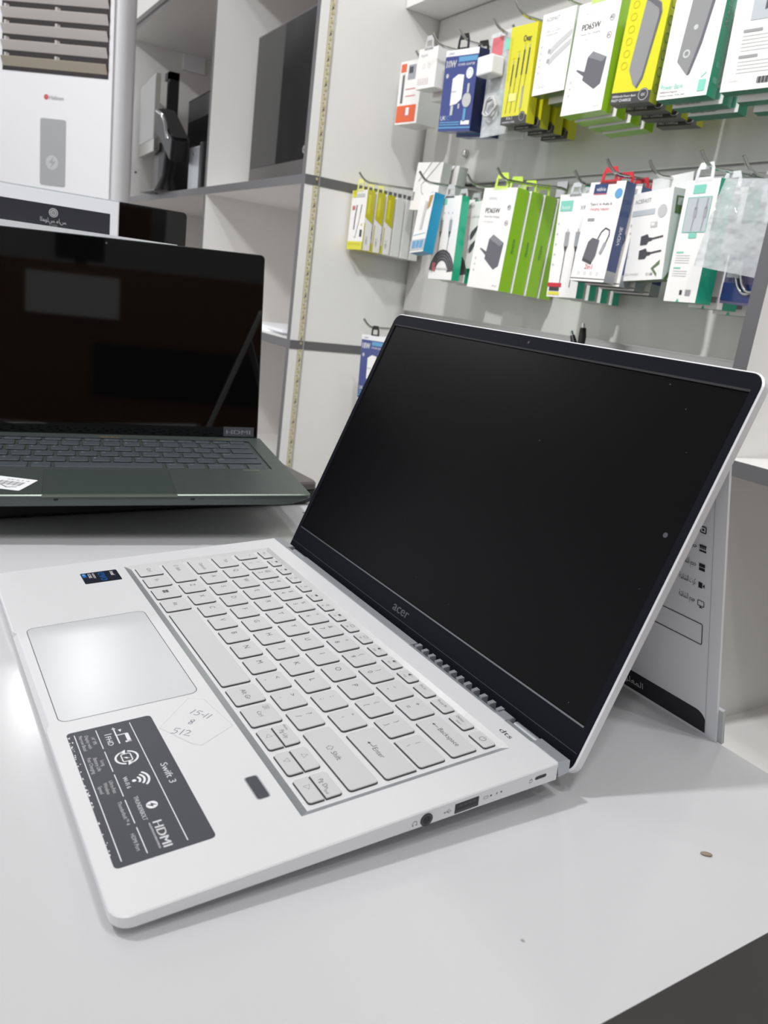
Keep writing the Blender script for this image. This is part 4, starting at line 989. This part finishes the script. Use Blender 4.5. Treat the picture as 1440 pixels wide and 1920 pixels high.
o = carton('charger_box', 'front white and green PD65W charger box in the upper row', 'charger box', 'PD65W charger boxes, upper row', (-.4820, .885, .6910), .0811, .1620, .024, f_pd, GB, ('lime_tab', .036, .024, False), (.098, -.05, -.033))
behind(o, 3, .030, ['second PD65W charger box, upper row', 'third PD65W charger box, upper row', 'rearmost PD65W charger box, upper row'], -.003, .003)
def f_bank(F):
    F.poly([(.42, .08), (.50, .03), (.80, .12), (.86, .20), (.72, .78), (.62, .87), (.50, .83), (.34, .70), (.34, .64)], 'bank_grey', 1); F.poly([(.44, .085), (.51, .04), (.80, .13), (.84, .20), (.80, .22), (.76, .17), (.49, .09)], 'charger_grey', 2)
    F.poly([(.86, .20), (.72, .78), (.62, .87), (.58, .855), (.68, .76), (.80, .21)], 'charger_grey', 2)
    for k in range(6): F.ell(.18, .10 + .11 * k, .0048, 'yellow_deep', 1, .0007)
    F.rect(0, .895, 1, 1, 'black_band', 1); F.text('20000mAh Power Bank', .04, .94, .6, 'print_white', 2); F.text('FAST CHARGE', .04, .98, .5, 'print_white', 2); F.ell(.82, .93, .0088, 'black_band', 2); F.ell(.82, .93, .0075, 'print_light', 3, .0008); F.text('QC', .77, .94, .10, 'print_white', 3)
def s_bank(b, d, h):
    for k in range(6): b.line(circle(d * .5, -h * (.12 + .15 * k), d * .30, 14), .0007, .0004, 'print_dark', True)
YB_ = ('yellow', 'yellow', 'black_band', 'yellow')
o = carton('power_bank_box', 'front yellow power bank box showing a grey power bank', 'power bank box', 'yellow power bank boxes', (-.3802, .885, .6808), .0664, .1479, .020, f_bank, YB_, None, (.177, -.023, .009), s_bank)
behind(o, 3, .032, ['second yellow power bank box', 'third yellow power bank box', 'rearmost yellow power bank box'], -.004, .004)
def f_pb2(F):
    F.poly([(.36, .0), (.84, .0), (.70, .55), (.58, .80), (.53, .81), (.28, .68)], 'bank_grey', 1); F.poly([(.84, .0), (.70, .55), (.58, .80), (.53, .81), (.66, .5), (.78, .0)], 'charger_grey', 2); F.ell(.44, .62, .0042, 'print_light', 2, .0022); F.ell(.52, .40, .0032, 'print_light', 2)
    F.text('Power Bank', .05, .915, .46, 'teal_light', 1, h=.010); F.text('10000mAh Magnetic', .05, .945, .36, 'print_dark', 1); F.text('Wireless Charger, Power Bank', .05, .975, .52, 'print_dark', 1)
    F.rect(.80, .86, .94, .96, 'teal_light', 1); F.line([(.82, .84), (.92, .80)], .0015, 'teal_light', 1); F.text('PD20W', .12, .09, .2, 'print_grey', 1); F.text('QC3.0', .12, .13, .18, 'print_grey', 1)
def s_teal(b, d, h):
    b.text('W.MEH', d * .65, -h * .42, d * .5, .0004, 'print_light', 'l', math.pi / 2)
    for v in (.70, .83): b.rect(d * .3, -h * (v + .05), d * .75, -h * v, .0004, 'teal_light')
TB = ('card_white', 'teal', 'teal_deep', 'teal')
o = carton('power_bank_box', 'front white and teal box lettered Power Bank', 'power bank box', 'white and teal power bank boxes', (-.2848, .880, .6720), .0748, .1448, .0245, f_pb2, TB, None, (.156, -.024, -.009), s_teal)
behind(o, 2, .032, ['second white and teal power bank box', 'rearmost white and teal power bank box'], -.004, .003)
def f_back(F):
    F.rect(.30, .0, .95, .43, 'box_window', 1); F.poly([(.52, .0), (.75, .0), (.68, .26), (.64, .34), (.52, .36)], 'cable_dark', 2)
    for v in (.50, .71): F.rect(.22, v, .55, v + .025, 'print_grey', 1)
    for v in (.55, .58, .61, .64, .67, .76, .79, .82, .85): F.rect(.22, v, .9, v + .006, 'print_light', 1)
    F.text('WIWU', .12, .93, .2, 'print_light', 1)
    for k in range(16): F.rect(.62 + .02 * k, .90, .63 + .02 * k + .006 * (k % 3), .955, 'print_dark', 1)
o = carton('cable_box', 'front white and teal box back with small print, far upper right', 'cable box', 'white and teal boxes, far upper right', (-.1850, .880, .6661), .0720, .1415, .020, f_back, TB, None, (.25, -.01, -.03))
behind(o, 3, .030, ['second white and teal box, far upper right', 'third white and teal box, far upper right', 'rearmost white and teal box, far upper right'], -.006, .006)

# ---- lower row
def f_y2(F):
    F.rect(.05, .0, .30, .12, 'yellow', 1); F.rect(.34, .06, .86, .12, 'print_light', 1)
    F.line([(.42, .25), (.36, .45), (.34, .66)], .0040, 'cable_dark', 1); F.line([(.70, .25), (.66, .45), (.48, .80), (.40, .78)], .0016, 'cable_dark', 1); F.line([(.72, .24), (.68, .38)], .0042, 'cable_grey', 1); F.rect(.12, .26, .3, .33, 'pink_print', 1)
    F.rect(0, .86, 1, 1, 'yellow', 1); F.rect(.76, .66, .9, .78, 'print_dark', 1); F.ell(.83, .58, .003, 'yellow', 1)
    for k in range(5): F.rect(.1 + .16 * k, .89, .2 + .16 * k, .92, 'yellow_deep', 2)
def s_y2(b, d, h):
    b.poly([(.0, 0), (0, -h * .45), (d, -h * .55), (d, 0)][::-1], .0004, 'yellow_deep'); b.rect(0, -h, d * .12, -h * .55, .0004, 'yellow_deep'); b.text('USB-C', d * .55, -h * .9, d * .32, .0005, 'print_grey', 'l', math.pi / 2)
    b.rect(d * .2, -h * .4, d * .5, -h * .08, .0005, 'yellow')
o = carton('cable_box', 'front yellow and white cable box on the leftmost lower hook', 'cable box', 'yellow and white cable boxes', (-1.143, .870, .4400), .066, .130, .0215, f_y2, ('card_white', 'card_white', 'yellow', 'yellow'), ('yellow_tab', .030, .024, False), (.04, 0, 0), s_y2)
behind(o, 2, .0265, ['second yellow and white cable box on the leftmost lower hook', 'third yellow and white cable box on the leftmost lower hook'], -.001, .0)
def f_w(F): F.text('USB CABLE', .1, .15, .5, 'print_light')
o2 = carton('cable_box', 'front plain white cable box behind the yellow and white ones', 'cable box', 'plain white cable boxes on the leftmost lower hook', (-1.143, .9500, .4370), .066, .130, .0215, f_w, Wh, ('print_light', .030, .024, False), (.04, 0, 0))
behind(o2, 2, .0265, ['second plain white cable box behind the yellow ones', 'rearmost plain white cable box behind the yellow ones'], -.001, .0)
def f_pen(F):
    F.line([(.55, .0), (.16, .40)], .0022, 'cable_grey', 1); F.line([(.88, .0), (.36, .42)], .0022, 'cable_grey', 1); F.line([(.36, .42), (.30, .46), (.36, .62), (.52, .72)], .0018, 'cable_grey', 1)
    F.poly([(.50, .70), (.84, .60), (.88, .80), (.55, 1.0), (.50, .98)], 'cyan_blue', 1); F.rect(.02, .62, .10, .80, 'print_grey', 1)
o = carton('cable_box', 'white box with two grey stylus lines and blue corner, above the rest', 'cable box', 'white boxes with blue corner', (-1.0046, .960, .5070), .095, .100, .024, f_pen, Wh, None, (.035, -.05, .05))
behind(o, 1, .034, ['grey sided white box right behind the stylus line box'], -.002, .012)
def f_bw(F):
    F.line([(.50, .12), (.44, .62)], .003, 'print_light', 1); F.line([(.62, .14), (.55, .62)], .003, 'cable_grey', 1); F.poly([(.70, .05), (.95, .04), (.85, .24), (.68, .28)], 'gold', 1); F.line([(.06, .70), (.92, .68)], .0008, 'cyan_blue', 1)
    F.rect(0, .78, 1, .97, 'box_window', 1)
    for k in range(3): F.rect(.12 + .27 * k, .80, .34 + .27 * k, .93, 'sky_print', 2)
carton('cable_box', 'narrow white box with bright blue side, tilted, lower row', 'cable box', None, (-.9015, .895, .4280), .0600, .1180, .024, f_bw, ('card_white', 'cyan_blue', 'cyan_blue', 'card_white'), None, (-.10, -.12, -.068))
def f_teal1(F):
    F.rect(.10, .03, .42, .10, 'teal_light', 1); F.text('hoco', .15, .085, .2, 'card_white', 2)
    for k in range(4): F.ell(.2 + .17 * k, .20, .002, 'print_light', 1)
    for u in (.30, .68): F.rect(u - .05, .28, u + .06, .42, 'cable_grey', 1); F.line([(u, .25), (u, .28)], .0025, 'print_light', 1); F.poly([(u - .04, .42), (u + .05, .42), (u + .01, .50), (u - .01, .50)], 'cable_dark', 1); F.line([(u, .48), (u - .03, .70)], .0014, 'cable_dark', 1)
    for k in range(4): F.line([(.52 + (.50 - .07 * k) * math.cos(a), .93 + (.28 - .035 * k) * -math.sin(a)) for a in [math.radians(8 + 16.4 * j) for j in range(11)]], .0050, 'cable_dark', 1)
    F.rect(.12, .80, .26, .90, 'pink_print', 2); F.rect(.30, .86, .8, .88, 'print_light', 2)
o = carton('cable_box', 'front white and teal coiled cable box at left of lower row', 'cable box', 'white and teal coiled cable boxes', (-.8575, .920, .4263), .0800, .1631, .020, f_teal1, TB, ('print_light', .030, .022, False), (.033, .005, -.009))
behind(o, 2, .036, ['second white and teal coiled cable box', 'rearmost white and teal coiled cable box'], -.002, -.004)
def f_l5(F):
    F.text('ACEFAST', .04, .09, .36, 'print_grey', 1); F.text('USB-C to HDMI cable', .05, .24, .6, 'print_light', 1)
    for v in (.50, .70): F.poly([(.30, v), (.36, v - .06), (.62, v - .15), (.60, v - .08), (.42, v + .04), (.34, v + .07)], 'cable_dark', 1); F.rect(.24, v, .32, v + .06, 'print_light', 1)
    for k in range(5): F.ell(.08, .38 + .10 * k, .002, 'print_light', 1)
carton('cable_box', 'white cable box with two black plugs left of the PD65W box', 'cable box', None, (-.8020, .950, .4196), .094, .1284, .022, f_l5, ('card_white', 'card_white_side', 'olive', 'card_white_side'), None, (-.14, .05, -.02))
o = carton('charger_box', 'front white and green PD65W charger box in the lower row', 'charger box', 'PD65W charger boxes, lower row', (-.6902, .914, .4344), .0940, .1816, .0290, f_pd, GB, ('lime_tab', .038, .026, False), (.026, -.021, .029), s_pd)
behind(o, 3, .0325, ['second PD65W charger box, lower row', 'third PD65W charger box, lower row', 'rearmost PD65W charger box, lower row'], -.001, .002)
def f_l7(F):
    F.rect(.06, .06, .46, .16, 'teal_light', 1); F.text('hoco', .12, .14, .26, 'card_white', 2); F.text('X92', .72, .15, .22, 'print_grey', 1)
    for u in (.42, .76): F.rect(u - .07, .36, u + .07, .50, 'cable_grey', 1); F.line([(u, .33), (u, .36)], .0025, 'print_light', 1); F.poly([(u - .06, .50), (u + .06, .50), (u, .57)], 'cable_dark', 1); F.line([(u, .56), (u - .03, .90)], .0016, 'cable_dark', 1)
    F.rect(.0, .86, .46, .90, 'red', 2); F.rect(.06, .90, .40, .94, 'print_dark', 2); F.rect(.04, .95, .42, .98, 'yellow', 2)
    for k in range(5): F.ell(.08, .28 + .10 * k, .002, 'print_light', 1)
o = carton('cable_box', 'front white cable box with red and yellow price tag, lower row', 'cable box', 'white cable boxes with teal sides, lower row', (-.5084, .930, .4200), .0670, .1678, .018, f_l7, TB, ('acrylic', .026, .018, False), (.074, .021, -.025))
behind(o, 3, .0255, ['second white cable box with teal side, lower row', 'third white cable box with teal side, lower row', 'rearmost white cable box with teal side, lower row'], -.001, .004)
def f_navy(F):
    F.rect(.14, .02, .52, .115, 'navy', 1); F.rect(.14, .115, .52, .125, 'pink_print', 1); F.text('vidvie', .22, .09, .26, 'print_white', 2); F.ell(.86, .12, .0075, 'sky_print', 1)
    F.text('Type-C to Audio &', .12, .23, .62, 'print_dark', 1); F.text('charging adapter', .14, .28, .56, 'pink_print', 1); F.rect(.14, .36, .34, .39, 'print_grey', 1)
    F.poly([(.30, .60), (.40, .555), (.62, .58), (.60, .74), (.54, .80), (.24, .76)], 'charger_grey', 1); F.poly([(.24, .76), (.54, .80), (.52, .83), (.24, .79)], 'cable_dark', 2)
    F.line([(.56, .57), (.62, .50), (.72, .46), (.84, .48), (.86, .53), (.80, .62)], .0024, 'cable_dark', 1); F.poly([(.76, .60), (.84, .62), (.74, .73), (.68, .71)], 'cable_grey', 2)
    F.text('2in1', .36, .875, .22, 'red', 1)
    for k in range(4): F.ell(.22 + .18 * k, .92, .0022, 'print_light', 1, .0007)
    F.rect(0, .968, 1, .976, 'black_band', 1)
def s_navy(b, d, h): b.rect(0, -h, d, -h * .88, .0004, 'cable_grey'); b.text('VIDVIE', d * .65, -h * .62, d * .42, .0004, 'print_white', 'l', math.pi / 2)
o = carton('adapter_box', 'front white and navy Type-C audio adapter box, 2in1', 'adapter box', 'white and navy audio adapter boxes', (-.4046, .895, .4282), .0720, .1497, .0225, f_navy, ('card_white', 'navy', 'black', 'navy'), ('red', .034, .022, False), (.019, -.058, -.004), s_navy)
behind(o, 3, .0290, ['second white and navy audio adapter box', 'third white and navy audio adapter box', 'rearmost white and navy audio adapter box'], -.003, .006)
def f_green(F):
    F.text('ACEFAST', .10, .12, .40, 'print_grey', 1, h=.008); F.rect(.06, .20, .62, .26, 'box_window', 1); F.ell(.80, .24, .0092, 'print_light', 1); F.rect(.56, .35, .72, .41, 'print_light', 1); F.rect(.58, .36, .66, .39, 'card_white', 2)
    for v in (.50, .66): F.poly([(.36, v), (.52, v - .02), (.56, v + .02), (.64, v + .025), (.64, v + .06), (.56, v + .065), (.52, v + .10), (.36, v + .10)], 'cable_dark', 1); F.line([(.62, v + .04), (.90, v + .02)], .0026, 'cable_dark', 1)
    F.poly([(.90, .78), (.70, .87), (.86, .97), (.86, .93), (.77, .875), (.90, .83)], 'olive', 1); F.text('C1-08', .60, .95, .16, 'print_dark', 1); F.text('fast transfer', .06, .94, .36, 'print_light', 1)
    for k in range(5): F.ell(.07, .36 + .09 * k, .002, 'print_light', 1)
def s_green(b, d, h):
    b.poly([(d * .05, -h), (d * .55, -h * .83), (d, -h * .97), (d, -h)], .0004, 'olive'); b.poly([(d * .25, -h), (d * .55, -h * .90), (d * .85, -h)], .0006, 'card_white'); b.rect(d * .2, -h * .27, d * .75, -h * .08, .0004, 'olive'); b.rect(d * .3, -h * .18, d * .6, -h * .10, .0006, 'print_light'); b.rect(d * .6, -h * .77, d * .68, -h * .70, .0004, 'print_grey')
o = carton('cable_box', 'white HDMI cable box with olive green triangles, lower row', 'cable box', None, (-.3319, .915, .4158), .0850, .1280, .034, f_green, ('card_white', 'card_white_side', 'olive', 'card_white_side'), None, (-.117, .033, -.071), s_green)
b = MB(T(0, .0335, 0) @ Rx(math.pi / 2)); b.prism([(-.040, -.005), (.0425, -.005), (.0425, .026), (-.040, .026)], -.0008, 0, 'card_white_side'); b.build('hang_flap', o)
def f_teal2(F):
    F.rect(.26, .04, .62, .11, 'teal_light', 1); F.b.prism([F.p(*q) for q in ((.16, .42), (.86, .42), (.86, .14), (.16, .14))], F.z, F.z + .0003, 'box_window')
    F.line([(.16, .42), (.86, .42), (.86, .14), (.16, .14)], .0014, 'teal_light', 3, True)
    for u in (.46, .76): F.line([(u, .15), (u - .01, .24)], .0022, 'cable_grey', 4); F.rect(u - .05, .22, u + .04, .31, 'cable_grey', 4); F.line([(u - .02, .31), (u - .04, .41)], .0014, 'cable_grey', 4)
    F.rect(.38, .43, .62, .47, 'teal_light', 2)
    for v in (.58, .71): F.rect(.12, v, .34, v + .012, 'teal_light', 1)
    for v in (.61, .63, .65, .67, .74, .76, .78): F.rect(.12, v, .56, v + .005, 'print_light', 1)
    F.rect(.46, .90, .54, .94, 'print_dark', 1); F.rect(.64, .895, .80, .945, 'print_grey', 1); F.poly([(.40, 1), (.45, .97), (.50, 1)], 'teal', 1)
def s_teal3(b, d, h): b.text('WIWU.HEM', d * .35, -h * .66, d * .55, .0004, 'print_light', 'l', math.pi / 2)
o = carton('cable_box', 'front white and teal windowed cable box at right of lower row', 'cable box', 'white and teal windowed cable boxes', (-.2373, .905, .4253), .0600, .1642, .030, f_teal2, TB, ('print_white', .034, .022, False), (-.10, .009, -.008), s_teal3)
behind(o, 2, .044, ['second white and teal windowed cable box', 'rearmost white and teal windowed cable box near the grey post'], -.004, .012, .05)
# plastic bag at the right end
pb = empty('plastic_bag', M=orient(-.150, .885, .418, .05, 0, .06)); tag(pb, 'clear plastic bag with a white adapter hanging at the right end', 'plastic bag')
b = MB(); b.loft([[(-.036, 0, 0), (.05, 0, .002), (.05, .003, .002), (-.036, .003, 0)], [(-.040, -.006, -.05), (.05, -.006, -.05), (.05, .009, -.05), (-.040, .009, -.05)], [(-.048, -.001, -.112), (.052, -.001, -.118), (.052, .003, -.118), (-.048, .003, -.112)]], 'clear_bag'); b.build('bag', pb)
b = MB(); b.box(-.022, .0095, -.092, .048, .016, -.052, 'print_light'); b.build('adapter', pb, bevel=.002)
# purple cable pack behind the bag
pp = empty('cable_pack', M=orient(-.148, .935, .345, -.05, .05, .03)); tag(pp, 'purple clear pack with coiled metallic cable beside the grey post', 'cable pack')
b = MB(); b.box(-.045, 0, -.080, .035, .018, .02, 'purple_card'); b.build('card', pp)
b = MB(); b.tube([(-.004 + .024 * math.cos(a), -.003, -.02 + .045 * math.sin(a)) for a in [math.radians(k * 12) for k in range(30)]], .0022, 'chrome', 6)
b.tube([(.004 + .022 * math.cos(a), -.006, -.02 + .042 * math.sin(a)) for a in [math.radians(k * 12) for k in range(30)]], .0022, 'chrome', 6); b.build('cable', pp)
b = MB(); b.box(-.038, -.006, -.045, -.018, -.0005, -.022, 'print_light'); b.box(-.045, -.0008, -.076, .035, -.0002, -.052, 'blue'); b.build('insert_card', pp)
# lowest hook: blue boxes half hidden by the screen
o = carton('charger_box', 'dark blue 18W charger box half hidden behind the laptop screen', 'charger box', None, (-.985, .860, .1280), .0933, .1419, .030, f_blue, BL, ('black', .03, .022, False), (.12, .02, -.03))
# black plugs hanging low on the wall
pg = empty('cable_plug', (-.515, 1.0, .190)); tag(pg, 'short black cable plug standing just above the silver laptop screen', 'cable plug')
b = MB(); b.tube([(.014, 0, -.05), (.014, 0, .0), (.012, 0, .016)], [.006, .007, .0055], 'black', 10); b.tube([(.003, 0, -.03), (-.004, 0, -.012), (-.011, 0, .0)], [.006, .006, .0045], 'black', 10); b.build('grip', pg)
b = MB(); b.tube([(.012, 0, .016), (.0105, 0, .024)], .0030, 'chrome', 10); b.tube([(-.011, 0, .0), (-.0155, 0, .0075)], .0030, 'chrome', 10); b.build('tip', pg)
b = MB(); b.tube([(.014, 0, -.05), (.016, .01, -.1), (-.01, .03, -.12), (-.012, .01, -.06), (.003, 0, -.03)], .002, 'black', 6); b.build('lead', pg)

for (x, yb, z, lab) in (
    (-.8904, .870, .6935, 'chrome hook of the small white adapter boxes'), (-.8300, .890, .6960, 'chrome hook of the dark blue charger boxes'),
    (-.7281, .890, .6939, 'chrome hook of the clear blister bags'), (-.6665, .885, .7056, 'chrome hook of the yellow cable boxes'),
    (-.560, .890, .7060, 'chrome hook of the white cable boxes, upper row'), (-1.05, .935, .706, 'chrome hook of the white and orange box'),
    (-1.1119, .865, .4549, 'chrome hook of the yellow and white cable boxes'), (-1.000, 1.0, .468, 'chrome hook of the stylus line box'), (-.905, .890, .4500, 'chrome hook of the narrow white and blue box'),
    (-.7883, .925, .4449, 'chrome hook of the coiled cable boxes'), (-.6722, .905, .4456, 'chrome hook of the lower PD65W boxes'),
    (-.487, .92, .4329, 'chrome hook of the price tagged cable boxes'), (-.3902, .89, .4380, 'chrome hook of the navy adapter boxes'),
    (-.3294, .915, .4370, 'chrome hook of the olive triangle cable box'), (-.2289, .90, .4400, 'chrome hook of the windowed cable boxes'),
    (-.478, .890, .7150, 'chrome hook of the upper PD65W boxes'), (-.376, .890, .7080, 'chrome hook of the yellow power bank boxes'),
    (-.280, .885, .7000, 'chrome hook of the Power Bank boxes'), (-.180, .885, .6950, 'chrome hook at the far upper right'),
    (-.742, .945, .7000, 'chrome hook of the rear clear bag'), (-.150, .885, .4250, 'chrome hook of the plastic bag'),
    (-1.0000, .855, .1440, 'lowest chrome hook above the half hidden blue box')):
    hook(x, yb, z, None, lab)
